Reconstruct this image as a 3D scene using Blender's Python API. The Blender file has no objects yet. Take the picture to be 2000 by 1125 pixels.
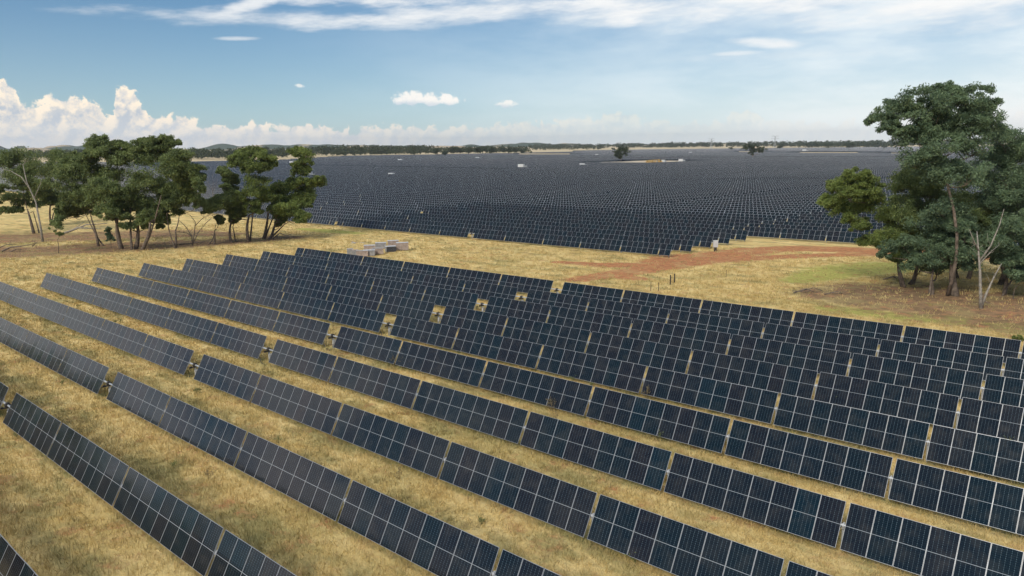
import bpy, bmesh, math, random
import numpy as np
from mathutils import Matrix, Vector
random.seed(7)
rng = np.random.default_rng(11)
sc = bpy.context.scene
COL = sc.collection

# ------------------------------------------------------------------ camera
AZ, PITCH, FPX, ROLL = -0.74518, 0.18343, 1506.72, -0.00949
CS, CY, CH = 64.97, -43.544, 20.467
ca, sa, cp, sp = math.cos(AZ), math.sin(AZ), math.cos(PITCH), math.sin(PITCH)
cr, sr = math.cos(ROLL), math.sin(ROLL)
r0 = Vector((ca, -sa, 0)); f0 = Vector((sa * cp, ca * cp, -sp)); u0 = Vector((sa * sp, ca * sp, cp))
R0 = cr * r0 + sr * u0; U0 = -sr * r0 + cr * u0
cam = bpy.data.cameras.new('camera'); camo = bpy.data.objects.new('camera', cam); COL.objects.link(camo)
m = Matrix((R0, U0, -f0)).transposed().to_4x4(); m.translation = (CS, CY, CH); camo.matrix_world = m
cam.sensor_width = 36; cam.lens = FPX / 2000 * 36; cam.clip_start = 0.5; cam.clip_end = 40000
sc.camera = camo

def ray(u, v):
    a = (u - 1000) / FPX; b = -(v - 562.5) / FPX
    return f0 + R0 * a + U0 * b          # camera depth 1
def at_depth(u, v, d):
    return Vector((CS, CY, CH)) + ray(u, v) * d
def proj(X, Y, Z):
    dx, dy, dz = X - CS, Y - CY, Z - CH
    d = dx * f0.x + dy * f0.y + dz * f0.z
    return (1000 + FPX * (dx * R0.x + dy * R0.y + dz * R0.z) / d, 562.5 - FPX * (dx * U0.x + dy * U0.y + dz * U0.z) / d, d)

# ------------------------------------------------------------------ light and exposure
SUN_EL, SUN_AZ = math.radians(38), math.radians(171)      # azimuth from +Y towards +X
sd = Vector((math.sin(SUN_AZ) * math.cos(SUN_EL), math.cos(SUN_AZ) * math.cos(SUN_EL), math.sin(SUN_EL)))
sl = bpy.data.lights.new('sun', 'SUN'); so = bpy.data.objects.new('sun', sl); COL.objects.link(so)
sl.energy = 2.7; sl.angle = math.radians(18); sl.color = (1.0, 0.91, 0.78)
so.rotation_euler = sd.to_track_quat('Z', 'Y').to_euler(); so.location = (0, 0, 300)
sc.view_settings.view_transform = 'Standard'; sc.view_settings.look = 'None'
sc.view_settings.exposure = 0.18; sc.view_settings.gamma = 1
sc.view_settings.use_curve_mapping = False

class NT:
    """small node-tree writer"""
    def __init__(s, nt): s.nt = nt; nt.nodes.clear()
    def n(s, t, **kw):
        nd = s.nt.nodes.new(t)
        for k, v in kw.items(): setattr(nd, k, v)
        return nd
    def put(s, sock, v):
        if isinstance(v, bpy.types.NodeSocket): s.nt.links.new(v, sock)
        else: sock.default_value = v
    def m(s, op, a, b=0.0, c=None, clamp=False):
        nd = s.n('ShaderNodeMath', operation=op, use_clamp=clamp)
        s.put(nd.inputs[0], a); s.put(nd.inputs[1], b)
        if c is not None: s.put(nd.inputs[2], c)
        return nd.outputs[0]
    def ss(s, x, a, b):                      # smoothstep
        nd = s.n('ShaderNodeMapRange', interpolation_type='SMOOTHSTEP')
        s.put(nd.inputs[0], x); s.put(nd.inputs[1], a); s.put(nd.inputs[2], b)
        nd.inputs[3].default_value = 0; nd.inputs[4].default_value = 1
        return nd.outputs[0]
    def mix(s, f, a, b, typ='MIX'):
        nd = s.n('ShaderNodeMix', data_type='RGBA', blend_type=typ)
        s.put(nd.inputs[0], f)
        for sock, v in ((nd.inputs[6], a), (nd.inputs[7], b)):
            if isinstance(v, tuple) and len(v) == 3: v = (*v, 1)
            s.put(sock, v)
        return nd.outputs[2]
    def noise(s, vec, scale, detail=4, rough=0.55, dim='3D', dist=0.0):
        nd = s.n('ShaderNodeTexNoise', noise_dimensions=dim)
        if vec is not None: s.put(nd.inputs['Vector'], vec)
        nd.inputs['Scale'].default_value = scale; nd.inputs['Detail'].default_value = detail
        nd.inputs['Roughness'].default_value = rough; nd.inputs['Distortion'].default_value = dist
        return nd.outputs[0]
    def xyz(s, v):
        nd = s.n('ShaderNodeSeparateXYZ'); s.put(nd.inputs[0], v); return nd.outputs
    def vec(s, x, y, z):
        nd = s.n('ShaderNodeCombineXYZ'); s.put(nd.inputs[0], x); s.put(nd.inputs[1], y); s.put(nd.inputs[2], z); return nd.outputs[0]

# ------------------------------------------------------------------ sky
world = bpy.data.worlds.new('World'); sc.world = world; world.use_nodes = True
def build_sky():
    t = NT(world.node_tree)
    out = t.n('ShaderNodeOutputWorld'); bg = t.n('ShaderNodeBackground')
    sky = t.n('ShaderNodeTexSky', sky_type='NISHITA', sun_disc=False)
    sky.sun_elevation = SUN_EL; sky.sun_rotation = SUN_AZ
    sky.altitude = 200; sky.air_density = 1.0; sky.dust_density = 0.6; sky.ozone_density = 1.6
    STR = 0.062
    d = t.xyz(t.n('ShaderNodeTexCoord').outputs['Generated'])
    # azimuth from the middle of the view and elevation, both in degrees
    fx, fy = math.sin(AZ), math.cos(AZ)
    fw = t.m('ADD', t.m('MULTIPLY', d[0], fx), t.m('MULTIPLY', d[1], fy))
    rt = t.m('SUBTRACT', t.m('MULTIPLY', d[0], fy), t.m('MULTIPLY', d[1], fx))
    a = t.m('MULTIPLY', t.m('ARCTAN2', rt, fw), 57.2958)
    e = t.m('MULTIPLY', t.m('ARCSINE', d[2]), 57.2958)
    def ae(u, v):
        r = ray(u, v).normalized()
        return (math.degrees(math.atan2(r.dot(r0), r.x * fx + r.y * fy)), math.degrees(math.asin(r.z)))
    P = t.vec(a, e, 0.0)
    front = t.ss(fw, 0.25, 0.45)
    nb = t.noise(P, 0.55, 8, 0.56)
    nf = t.noise(P, 1.5, 6, 0.6)
    # cumulus bank: its top follows a profile along the horizon
    prof = [(-250, 215), (-150, 190), (-60, 165), (0, 160), (28, 176), (55, 212), (80, 205), (100, 192), (125, 200), (150, 196), (180, 202), (200, 222), (213, 240), (222, 190), (240, 176), (258, 180), (275, 200), (285, 228), (330, 228), (380, 237), (420, 252), (460, 252), (500, 240), (540, 252), (600, 250), (680, 255), (760, 252), (840, 252), (920, 250), (1010, 246), (1100, 240), (1160, 236), (1215, 222), (1260, 238), (1400, 242), (1460, 218), (1500, 244), (1700, 240), (2000, 225), (2200, 230)]
    fc = t.n('ShaderNodeFloatCurve'); c = fc.mapping.curves[0]
    pts = [(0, 0.30)] + [((ae(u, v)[0] + 45) / 90, ae(u, v)[1] / 20) for u, v in prof] + [(1, 0.3)]
    while len(c.points) < len(pts): c.points.new(0.5, 0.5)
    for p, (x, y) in zip(c.points, sorted(pts)): p.location = (x, y); p.handle_type = 'AUTO_CLAMPED'
    fc.mapping.update()
    aw = t.m('ADD', a, t.m('MULTIPLY', t.m('SUBTRACT', nf, 0.5), 1.1))
    t.put(fc.inputs['Value'], t.m('DIVIDE', t.m('ADD', aw, 45.0), 90.0))
    top = t.m('MULTIPLY', fc.outputs[0], 20.0)
    bl = t.m('ABSOLUTE', t.m('SUBTRACT', nb, 0.5))
    hgt = t.m('ADD', top, t.m('SUBTRACT', 0.40, t.m('MULTIPLY', bl, 4.4)))
    hgt = t.m('ADD', hgt, t.m('MULTIPLY', t.m('SUBTRACT', nf, 0.5), 0.6))
    depth = t.m('SUBTRACT', hgt, e)
    cum = t.m('MULTIPLY', t.ss(depth, -0.05, 0.22), front)
    lft = t.ss(a, 14.0, -20.0)                         # strong on the left, faint to the right
    cum = t.m('MULTIPLY', cum, t.m('ADD', 0.28, t.m('MULTIPLY', lft, 0.72)))
    # cloud body colour: cream sunlit billows, blue-grey folds and base
    np1 = t.noise(t.vec(t.m('ADD', a, 0.30), t.m('SUBTRACT', e, 0.35), 0.0), 0.55, 8, 0.56)
    relief = t.m('MULTIPLY', t.m('SUBTRACT', t.m('ABSOLUTE', t.m('SUBTRACT', np1, 0.5)), bl), 7.0)
    lit = t.m('ADD', 0.55, relief, clamp=True)
    body = t.ss(depth, 0.0, 3.2)
    lit = t.m('SUBTRACT', lit, t.m('MULTIPLY', body, 0.22), clamp=True)
    lit = t.m('ADD', lit, t.m('MULTIPLY', t.ss(depth, 1.0, 0.0), 0.25), clamp=True)
    ccol = t.mix(lit, (0.50, 0.55, 0.61), (0.98, 0.86, 0.70))
    ccol = t.mix(t.m('MULTIPLY', t.ss(e, 2.4, 0.2), 0.7), ccol, (0.72, 0.74, 0.76))
    # base sky, paled towards the horizon and to the right by thin cloud
    base = t.n('ShaderNodeMix', data_type='RGBA', blend_type='MULTIPLY')
    base.inputs[0].default_value = 1; t.put(base.inputs[6], sky.outputs[0]); base.inputs[7].default_value = (STR * 0.25, STR * 0.79, STR * 1.16, 1)
    colr = base.outputs[2]
    veil_n = t.noise(t.vec(t.m('MULTIPLY', a, 0.35), t.m('MULTIPLY', e, 1.3), 3.0), 0.28, 5, 0.6)
    rightness = t.ss(a, -22.0, 36.0)
    right = t.m('MULTIPLY', rightness, front)
    veil = t.m('MULTIPLY', right, t.m('ADD', 0.14, t.m('MULTIPLY', t.ss(veil_n, 0.30, 0.70), 0.66)), clamp=True)
    hz = t.m('POWER', t.m('SUBTRACT', 1.0, t.m('DIVIDE', t.m('ABSOLUTE', e), 26.0), clamp=True), 3.2)
    hz = t.m('MULTIPLY', hz, t.m('ADD', 0.46, t.m('MULTIPLY', right, 0.50)))
    colr = t.mix(veil, colr, (0.76, 0.85, 0.89))
    colr = t.mix(hz, colr, (0.93, 0.95, 0.93))
    colr = t.mix(cum, colr, ccol)
    # long streaks of high cloud along the top of the view
    streak = t.noise(t.vec(t.m('MULTIPLY', a, 0.22), t.m('SUBTRACT', e, t.m('MULTIPLY', a, 0.05)), 1.0), 0.9, 8, 0.62)
    def lens(u, v, wu, wv, soft=0.5, rough=1.0, tilt=0.0):
        a0, e0 = ae(u, v); k = 57.2958 / FPX
        da = t.m('SUBTRACT', a, a0); de = t.m('SUBTRACT', t.m('SUBTRACT', e, e0), t.m('MULTIPLY', da, tilt))
        q = t.m('ADD', t.m('POWER', t.m('DIVIDE', da, wu * k), 2.0), t.m('POWER', t.m('DIVIDE', de, wv * k), 2.0))
        x = t.m('ADD', t.m('SUBTRACT', 1.0, q), t.m('MULTIPLY', t.m('SUBTRACT', rough_noise, 0.5), 3.2 * rough))
        return t.m('MULTIPLY', t.ss(x, 0.0, soft), front)
    rough_noise = streak
    cir = None
    for (u, v, wu, wv, so_, ro, ti, am) in [(620, 40, 420, 20, 1.6, 1.0, 0.0, 0.85), (480, 14, 90, 16, 1.4, 1.0, 0.35, 0.8), (960, 22, 300, 28, 1.6, 1.0, 0.05, 0.9),
                                 (1350, 6, 460, 46, 1.5, 1.0, 0.0, 0.95), (1850, 4, 360, 50, 1.5, 0.8, 0.0, 1.0), (1700, -40, 600, 60, 1.0, 0.6, 0, 0.95), (800, -30, 500, 45, 1.0, 0.8, 0, .85), (465, 75, 45, 5, 1.3, 0.7, 0.03, 0.7),
                                 (1488, 83, 75, 12, 1.2, 0.6, -0.08, 0.9), (1440, 104, 60, 6, 1.4, 0.7, 0.0, 0.65), (1550, 108, 260, 10, 2.2, 1.0, 0.0, 0.4), (1830, 44, 60, 7, 1.5, 0.7, 0, 0.7), (1960, 225, 120, 40, 1.8, 0.8, 0.0, 0.8), (1690, 212, 60, 10, 1.8, 1.0, 0.05, 0.35)]:
        l = t.m('MULTIPLY', lens(u, v, wu, wv, so_, ro, ti), am)
        cir = l if cir is None else t.m('MAXIMUM', cir, l)
    colr = t.mix(cir, colr, (0.88, 0.88, 0.87))
    # the small separate puffs
    rough_noise = nf
    for (u, v, wu, wv, am) in [(806, 192, 44, 15, 0.95), (872, 192, 24, 13, 0.95), (838, 197, 70, 9, 0.9), (988, 203, 24, 8, 0.8), (584, 167, 11, 5, 0.7)]:
        l = t.m('MULTIPLY', lens(u, v, wu, wv, 0.7, 1.15), am)
        a0, e0 = ae(u, v + wv * 0.45); k = 57.2958 / FPX
        sh = t.ss(t.m('ADD', e, t.m('MULTIPLY', t.m('SUBTRACT', nb, 0.5), 0.8)), e0 - wv * 0.5 * k, e0 + wv * 0.7 * k)
        colr = t.mix(l, colr, t.mix(sh, (0.62, 0.68, 0.74), (0.93, 0.90, 0.85)))
    # fill light: unseen bright cloud cap added overhead to light the ground softly
    sky_fill = t.m('MULTIPLY', t.ss(e, 62.0, 74.0), t.m('ADD', 0.55, t.m('MULTIPLY', t.noise(P, 0.05, 4, 0.6), 0.7)), clamp=True)
    colr = t.mix(sky_fill, colr, (3.7, 3.6, 3.42))
    # broken grey cloud low behind and beside the viewer (seen only mirrored in the panels)
    bk = t.noise(t.vec(t.m('MULTIPLY', a, 0.13), t.m('MULTIPLY', e, 0.16), 5.0), 1.0, 5, 0.55)
    back = t.m('MULTIPLY', t.m('SUBTRACT', 1.0, front), t.m('MULTIPLY', t.ss(bk, 0.44, 0.56), t.ss(e, 30.0, 14.0)))
    colr = t.mix(t.m('MULTIPLY', back, 0.9), colr, (0.98, 0.92, 0.95))
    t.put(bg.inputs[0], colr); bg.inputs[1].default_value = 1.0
    t.nt.links.new(bg.outputs[0], out.inputs[0])
build_sky()

# ------------------------------------------------------------------ helpers
def link(o, parent=None):
    COL.objects.link(o)
    if parent is not None: o.parent = parent
    return o
def tag(o, label=None, cat=None, group=None, kind=None):
    if label: o['label'] = label
    if cat: o['category'] = cat
    if group: o['group'] = group
    if kind: o['kind'] = kind
    return o
def empty(name, loc=(0, 0, 0), rz=0.0):
    o = bpy.data.objects.new(name, None); o.empty_display_size = 0.5
    o.location = loc; o.rotation_euler = (0, 0, rz); return link(o)
def np_mesh(name, V, F, mat_idx=None, uv=None, smooth=False):
    """V (n,3), F list/array of quads (k,4) or tris (k,3)"""
    me = bpy.data.meshes.new(name); V = np.asarray(V, np.float32); F = np.asarray(F, np.int32)
    k = F.shape[1]
    me.vertices.add(len(V)); me.vertices.foreach_set('co', V.ravel())
    me.loops.add(F.size); me.loops.foreach_set('vertex_index', F.ravel())
    me.polygons.add(len(F)); me.polygons.foreach_set('loop_start', np.arange(0, F.size, k, dtype=np.int32))
    if mat_idx is not None: me.polygons.foreach_set('material_index', np.asarray(mat_idx, np.int32))
    me.polygons.foreach_set('use_smooth', np.full(len(F), smooth))
    if uv is not None:
        l = me.uv_layers.new(name='UVMap'); l.data.foreach_set('uv', np.asarray(uv, np.float32).ravel())
    me.update(calc_edges=True); return me
class MB:
    """collects boxes and tubes into one mesh"""
    def __init__(s): s.v = []; s.f = []; s.mi = []
    def box(s, c, size, M=None, mi=0):
        b = len(s.v); x, y, z = (k / 2 for k in size)
        for q in ((-x, -y, -z), (x, -y, -z), (x, y, -z), (-x, y, -z), (-x, -y, z), (x, -y, z), (x, y, z), (-x, y, z)):
            q = Vector(q)
            if M is not None: q = M @ q
            s.v.append(tuple(q + Vector(c)))
        for f in ((3, 2, 1, 0), (4, 5, 6, 7), (0, 1, 5, 4), (1, 2, 6, 5), (2, 3, 7, 6), (3, 0, 4, 7)):
            s.f.append(tuple(b + i for i in f)); s.mi.append(mi)
    def tube(s, pts, radii, n=8, mi=0, cap=True):
        pts = [Vector(p) for p in pts]
        if not hasattr(radii, '__len__'): radii = [radii] * len(pts)
        b = len(s.v)
        ref = Vector((0.3, 0.2, 1)).normalized()
        for i, p in enumerate(pts):
            d = (pts[min(i + 1, len(pts) - 1)] - pts[max(i - 1, 0)]).normalized()
            r_ = ref if abs(d.dot(ref)) < 0.95 else Vector((1, 0, 0))
            x = d.cross(r_).normalized(); y = d.cross(x)
            for k in range(n):
                an = 2 * math.pi * k / n
                s.v.append(tuple(p + (x * math.cos(an) + y * math.sin(an)) * radii[i]))
        for i in range(len(pts) - 1):
            for k in range(n):
                s.f.append((b + i * n + k, b + i * n + (k + 1) % n, b + (i + 1) * n + (k + 1) % n, b + (i + 1) * n + k)); s.mi.append(mi)
        if cap:
            s.f.append(tuple(b + k for k in range(n))[::-1]); s.mi.append(mi)
            e = b + (len(pts) - 1) * n
            s.f.append(tuple(e + k for k in range(n))); s.mi.append(mi)
    def mesh(s, name, mats, smooth=False):
        me = bpy.data.meshes.new(name); me.from_pydata(s.v, [], s.f)
        for mm in (mats if isinstance(mats, (list, tuple)) else [mats]): me.materials.append(mm)
        me.polygons.foreach_set('material_index', np.array(s.mi, np.int32))
        me.polygons.foreach_set('use_smooth', np.full(len(s.f), smooth))
        me.update(); return me
    def build(s, name, mats, parent=None, smooth=False):
        return link(bpy.data.objects.new(name, s.mesh(name, mats, smooth)), parent)

def principled(name, color, rough=0.6, metal=0.0, var=0.0, scale=3.0, bump=0.0, spec=0.5):
    """plain surface with a little procedural variation of its own colour"""
    mt = bpy.data.materials.new(name); mt.use_nodes = True; t = NT(mt.node_tree)
    out = t.n('ShaderNodeOutputMaterial'); b = t.n('ShaderNodeBsdfPrincipled')
    pos = t.n('ShaderNodeTexCoord').outputs['Object']
    nz = t.noise(pos, scale, 5, 0.6)
    dark = tuple(c * (1 - var) for c in color); lite = tuple(min(1, c * (1 + var)) for c in color)
    t.put(b.inputs['Base Color'], t.mix(t.ss(nz, 0.3, 0.7), dark, lite))
    b.inputs['Roughness'].default_value = rough; b.inputs['Metallic'].default_value = metal
    b.inputs['Specular IOR Level'].default_value = spec
    if bump:
        bp = t.n('ShaderNodeBump'); bp.inputs['Strength'].default_value = bump; t.put(bp.inputs['Height'], nz)
        t.nt.links.new(bp.outputs[0], b.inputs['Normal'])
    t.nt.links.new(b.outputs[0], out.inputs[0]); return mt

# ------------------------------------------------------------------ terrain
TP = [0.47649, -0.19837, 0.03387, 0.12964, -0.07529, -0.01059, -0.00479, -0.04539, -0.03485]
YO = [0.0, -0.00385, 0.00096, 0.0093, -0.00673, 0.00624, -0.01126, -0.01252, 0.05592, -0.04997, 0.0119]
def sstep(x, a, b):
    t = np.clip((np.asarray(x, float) - a) / (b - a), 0, 1); return t * t * (3 - 2 * t)
def terrain(s, y):
    s = np.asarray(s, float); y = np.asarray(y, float)
    S = np.clip(s, -66, 90) / 50; Y = np.clip(y, -50, 40) / 30
    near = TP[0]*S + TP[1]*Y + TP[2]*S*S + TP[3]*S*Y + TP[4]*Y*Y + TP[5]*S**3 + TP[6]*S*S*Y + TP[7]*S*Y*Y + TP[8]*Y**3
    sc_ = np.clip(s, -150, 130); yc = np.clip(y, -80, 120)
    d = sc_ + 60.6
    far = -0.92 + 0.461 * d / 50 + 0.05 * np.clip(d / 50, -1.2, 1.6)**2 - 0.0017 * (yc - 79)
    w = (1 - sstep(np.abs(s), 66, 105)) * (1 - sstep(y, 36, 66)) * (1 - sstep(-y, 46, 80))
    z = w * near + (1 - w) * far
    # a low crease running across the far field
    k = (y - (338 + (s + 137) * 63 / 108))
    z = z + 0.55 * sstep(k, -8, 22) * sstep(s, -190, -120)
    return z + 0.28
def tz(s, y): return float(terrain(s, y))
def ground(u, v):
    r = ray(u, v); z = -1.0
    for _ in range(12):
        t = (z - CH) / r.z; x = CS + r.x * t; y = CY + r.y * t; z = tz(x, y)
    return Vector((x, y, z)), t

GP = [(u, v) for u, v in ()]
def seg_dist(X, Y, pts):
    """distance of points to a polyline with a half width at each vertex: returns d/width"""
    best = np.full(X.shape, 1e9)
    for (x0, y0, w0), (x1, y1, w1) in zip(pts[:-1], pts[1:]):
        dx, dy = x1 - x0, y1 - y0; L2 = dx * dx + dy * dy
        t = np.clip(((X - x0) * dx + (Y - y0) * dy) / L2, 0, 1)
        d = np.hypot(X - x0 - t * dx, Y - y0 - t * dy) / (w0 + (w1 - w0) * t)
        best = np.minimum(best, d)
    return best
def px_line(pts): return [(*ground(u, v)[0][:2], w) for u, v, w in pts]
def masks(X, Y):
    """red track soil, green grass, tree litter, tan lane wear - where they lie on the ground"""
    soil = np.minimum(seg_dist(X, Y, px_line([(1090, 512, 1.0), (1180, 518, 1.8), (1270, 518, 2.6), (1330, 506, 4.2), (1400, 500, 3.8), (1480, 489, 3.2), (1560, 485, 3.0), (1660, 488, 3.0), (1760, 492, 2.6), (1900, 500, 3), (2100, 512, 3)])),
                      seg_dist(X, Y, px_line([(1130, 546, 1.6), (1210, 534, 2.2), (1290, 522, 2.5), (1370, 509, 3), (1500, 503, 2), (1620, 498, 1.8), (1760, 497, 1.6)])))
    soil = np.minimum(soil, seg_dist(X, Y, px_line([(1180, 538, 1.5), (1250, 545, 1.0)])))
    green = np.minimum(seg_dist(X, Y, px_line([(1560, 548, 2.4), (1640, 530, 5.0), (1720, 522, 5.2), (1840, 520, 4.5)])),
                       seg_dist(X, Y, px_line([(1620, 602, 1.5), (1740, 616, 2.2), (1850, 624, 2.2), (2050, 645, 2.2)])))
    green = np.minimum(green, seg_dist(X, Y, px_line([(590, 447, 2), (650, 452, 3), (700, 456, 1.5)])))
    litter = np.minimum(seg_dist(X, Y, px_line([(1640, 575, 4.5), (1740, 580, 8), (1850, 590, 9), (1960, 605, 9), (2100, 620, 9)])),
                        seg_dist(X, Y, px_line([(-80, 490, 6), (60, 492, 8), (200, 484, 8), (330, 478, 6.5), (440, 473, 5), (560, 464, 4)])))
    litter = np.minimum(litter, seg_dist(X, Y, px_line([(-80, 470, 8), (150, 462, 9), (330, 456, 7), (440, 458, 4)])))
    return soil, green, litter

# ------------------------------------------------------------------ ground
def ground_nodes(t, attr=True):
    """colour of dry grass land; used by the ground and by the grass growing on it"""
    pos = t.n('ShaderNodeNewGeometry').outputs['Position']
    big = t.noise(pos, 0.045, 4, 0.6); mid = t.noise(pos, 0.22, 5, 0.62); fine = t.noise(pos, 1.7, 6, 0.7)
    sx = t.xyz(pos)
    lanes = t.noise(t.vec(t.m('MULTIPLY', sx[0], 0.35), sx[1], 0.0), 0.42, 5, 0.62)
    c = t.mix(t.ss(mid, 0.32, 0.68), (0.53, 0.390, 0.150), (0.67, 0.520, 0.235))
    c = t.mix(t.m('MULTIPLY', t.ss(lanes, 0.47, 0.66), 0.8), c, (0.27, 0.245, 0.100))
    c = t.mix(t.m('MULTIPLY', t.ss(big, 0.52, 0.68), 0.5), c, (0.36, 0.315, 0.125))
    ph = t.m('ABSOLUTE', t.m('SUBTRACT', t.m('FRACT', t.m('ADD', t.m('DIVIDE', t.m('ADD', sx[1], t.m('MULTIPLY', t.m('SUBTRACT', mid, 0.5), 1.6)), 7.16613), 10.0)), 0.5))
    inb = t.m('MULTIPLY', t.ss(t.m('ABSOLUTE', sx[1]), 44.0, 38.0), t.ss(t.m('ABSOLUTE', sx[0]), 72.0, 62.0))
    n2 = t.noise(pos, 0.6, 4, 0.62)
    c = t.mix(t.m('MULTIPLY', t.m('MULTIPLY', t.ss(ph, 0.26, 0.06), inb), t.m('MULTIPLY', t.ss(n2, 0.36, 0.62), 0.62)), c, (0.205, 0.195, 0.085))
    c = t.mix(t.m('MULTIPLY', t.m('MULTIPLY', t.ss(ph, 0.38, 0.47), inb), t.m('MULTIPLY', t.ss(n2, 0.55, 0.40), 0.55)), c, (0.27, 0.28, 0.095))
    c = t.mix(t.m('MULTIPLY', t.ss(fine, 0.52, 0.74), 0.55), c, (0.32, 0.225, 0.125))
    c = t.mix(t.m('MULTIPLY', t.ss(fine, 0.46, 0.26), 0.4), c, (0.68, 0.565, 0.31))
    return c, pos, fine, mid
def ground_material():
    mt = bpy.data.materials.new('dry_grassland'); mt.use_nodes = True; t = NT(mt.node_tree)
    out = t.n('ShaderNodeOutputMaterial'); b = t.n('ShaderNodeBsdfPrincipled')
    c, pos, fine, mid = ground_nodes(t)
    def at(n):
        a = t.n('ShaderNodeAttribute', attribute_name=n); return a.outputs['Fac']
    br = t.m('MULTIPLY', t.m('SUBTRACT', t.noise(pos, 0.55, 6, 0.68), 0.5), 1.5)
    sx = t.xyz(pos)
    rut = t.noise(pos, 1.1, 5, 0.7)
    soil = t.ss(t.m('ADD', at('soil'), t.m('MULTIPLY', br, 1.0)), 0.02, 0.42)
    green = t.ss(t.m('ADD', at('green'), br), 0.15, 0.62)
    litter = t.ss(t.m('ADD', at('litter'), t.m('MULTIPLY', br, 1.15)), 0.06, 0.52)
    far = at('faraway')
    gcol = t.mix(t.ss(fine, 0.35, 0.65), (0.25, 0.255, 0.060), (0.40, 0.38, 0.105))
    c = t.mix(t.m('MULTIPLY', green, 0.95), c, gcol)
    lcol = t.mix(t.ss(rut, 0.36, 0.62), (0.130, 0.078, 0.048), (0.275, 0.165, 0.095))
    lcol = t.mix(t.m('MULTIPLY', t.ss(mid, 0.48, 0.62), 0.55), lcol, (0.26, 0.22, 0.09))
    c = t.mix(t.m('MULTIPLY', litter, 0.9), c, lcol)
    scol = t.mix(t.ss(rut, 0.34, 0.64), (0.25, 0.100, 0.050), (0.46, 0.190, 0.085))
    scol = t.mix(t.m('MULTIPLY', t.ss(mid, 0.5, 0.65), 0.6), scol, (0.40, 0.27, 0.12))
    c = t.mix(t.m('MULTIPLY', soil, 0.9), c, scol)
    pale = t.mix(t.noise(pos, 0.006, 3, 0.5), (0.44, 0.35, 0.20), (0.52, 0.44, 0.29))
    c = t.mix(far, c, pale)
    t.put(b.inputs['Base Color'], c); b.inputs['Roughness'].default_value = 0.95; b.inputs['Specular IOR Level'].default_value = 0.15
    bp = t.n('ShaderNodeBump'); bp.inputs['Strength'].default_value = 0.9; bp.inputs['Distance'].default_value = 0.25
    t.put(bp.inputs['Height'], t.noise(pos, 2.6, 6, 0.75)); t.nt.links.new(bp.outputs[0], b.inputs['Normal'])
    t.nt.links.new(b.outputs[0], out.inputs[0]); return mt
def spaced(lo, a, b, hi, step, growth=1.22):
    x = list(np.arange(a, b, step)); d = step
    while x[-1] < hi: d *= growth; x.append(x[-1] + d)
    d = step; left = [a]
    while left[-1] > lo: d *= growth; left.append(left[-1] - d)
    return np.array(left[:0:-1] + x)
def build_ground():
    xs = spaced(-9500, -190, 110, 9500, 0.85); ys = spaced(-9500, -46, 140, 9500, 0.85)
    X, Y = np.meshgrid(xs, ys); Z = terrain(X, Y)
    nx, ny = len(xs), len(ys)
    i = np.arange(ny - 1)[:, None] * nx + np.arange(nx - 1)[None]
    F = np.stack([i, i + 1, i + nx + 1, i + nx], -1).reshape(-1, 4)
    me = np_mesh('ground', np.stack([X, Y, Z], -1).reshape(-1, 3), F, smooth=True)
    so_, gr, li = masks(X, Y)
    for n, d in (('soil', so_), ('green', gr), ('litter', li)):
        me.attributes.new(n, 'FLOAT', 'POINT').data.foreach_set('value', np.clip(1.15 - 0.65 * d, 0, 1).astype(np.float32).ravel())
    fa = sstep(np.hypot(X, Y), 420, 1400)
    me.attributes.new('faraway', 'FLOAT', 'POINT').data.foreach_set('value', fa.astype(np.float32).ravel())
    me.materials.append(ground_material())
    tag(link(bpy.data.objects.new('ground', me)), kind='structure')
build_ground()

# ------------------------------------------------------------------ solar trackers
W, GAP, DRIVE, CHORD = 1.194, 0.20, 1.90, 2.28
TILT = 1.06232
HUB = 1.32                      # the measured tube height above the fitted ground is 1.6: the soil lies 0.28 higher
ct, st = math.cos(TILT), math.sin(TILT)

def cell_color(t, uv, rnd):
    """dark cell sheet with its grid, from the module's own coordinates (x across, y along)"""
    x, y, _ = t.xyz(uv)
    c = t.mix(rnd, (0.0033, 0.0092, 0.0130), (0.0084, 0.0080, 0.0108))
    col = t.mix(t.ss(t.m('FRACT', t.m('MULTIPLY', rnd, 7.31)), 0.90, 1.06), c, (0.0030, 0.0130, 0.0200))
    fx = t.m('ABSOLUTE', t.m('SUBTRACT', t.m('FRACT', t.m('MULTIPLY', x, 6.0)), 0.5))
    fy = t.m('ABSOLUTE', t.m('SUBTRACT', t.m('FRACT', t.m('MULTIPLY', y, 24.0)), 0.5))
    vline = t.m('GREATER_THAN', fx, 0.483)
    corner = t.m('GREATER_THAN', t.m('ADD', fx, t.m('MULTIPLY', fy, 0.5)), 0.700)
    grid = t.m('MAXIMUM', t.m('MULTIPLY', vline, 0.30), t.m('MULTIPLY', corner, 1.25, clamp=True))
    hline = t.m('MULTIPLY', t.m('GREATER_THAN', fy, 0.468), 0.08)
    grid = t.m('MAXIMUM', grid, hline)
    bus = t.m('ABSOLUTE', t.m('SUBTRACT', t.m('FRACT', t.m('MULTIPLY', x, 54.0)), 0.5))
    grid = t.m('MAXIMUM', grid, t.m('MULTIPLY', t.m('GREATER_THAN', bus, 0.44), 0.025))
    col = t.mix(grid, col, (0.22, 0.30, 0.34))
    midl = t.m('LESS_THAN', t.m('ABSOLUTE', t.m('SUBTRACT', y, 0.5)), 0.0058)
    return t.mix(t.m('MULTIPLY', midl, 0.8), col, (0.30, 0.33, 0.35))
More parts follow.
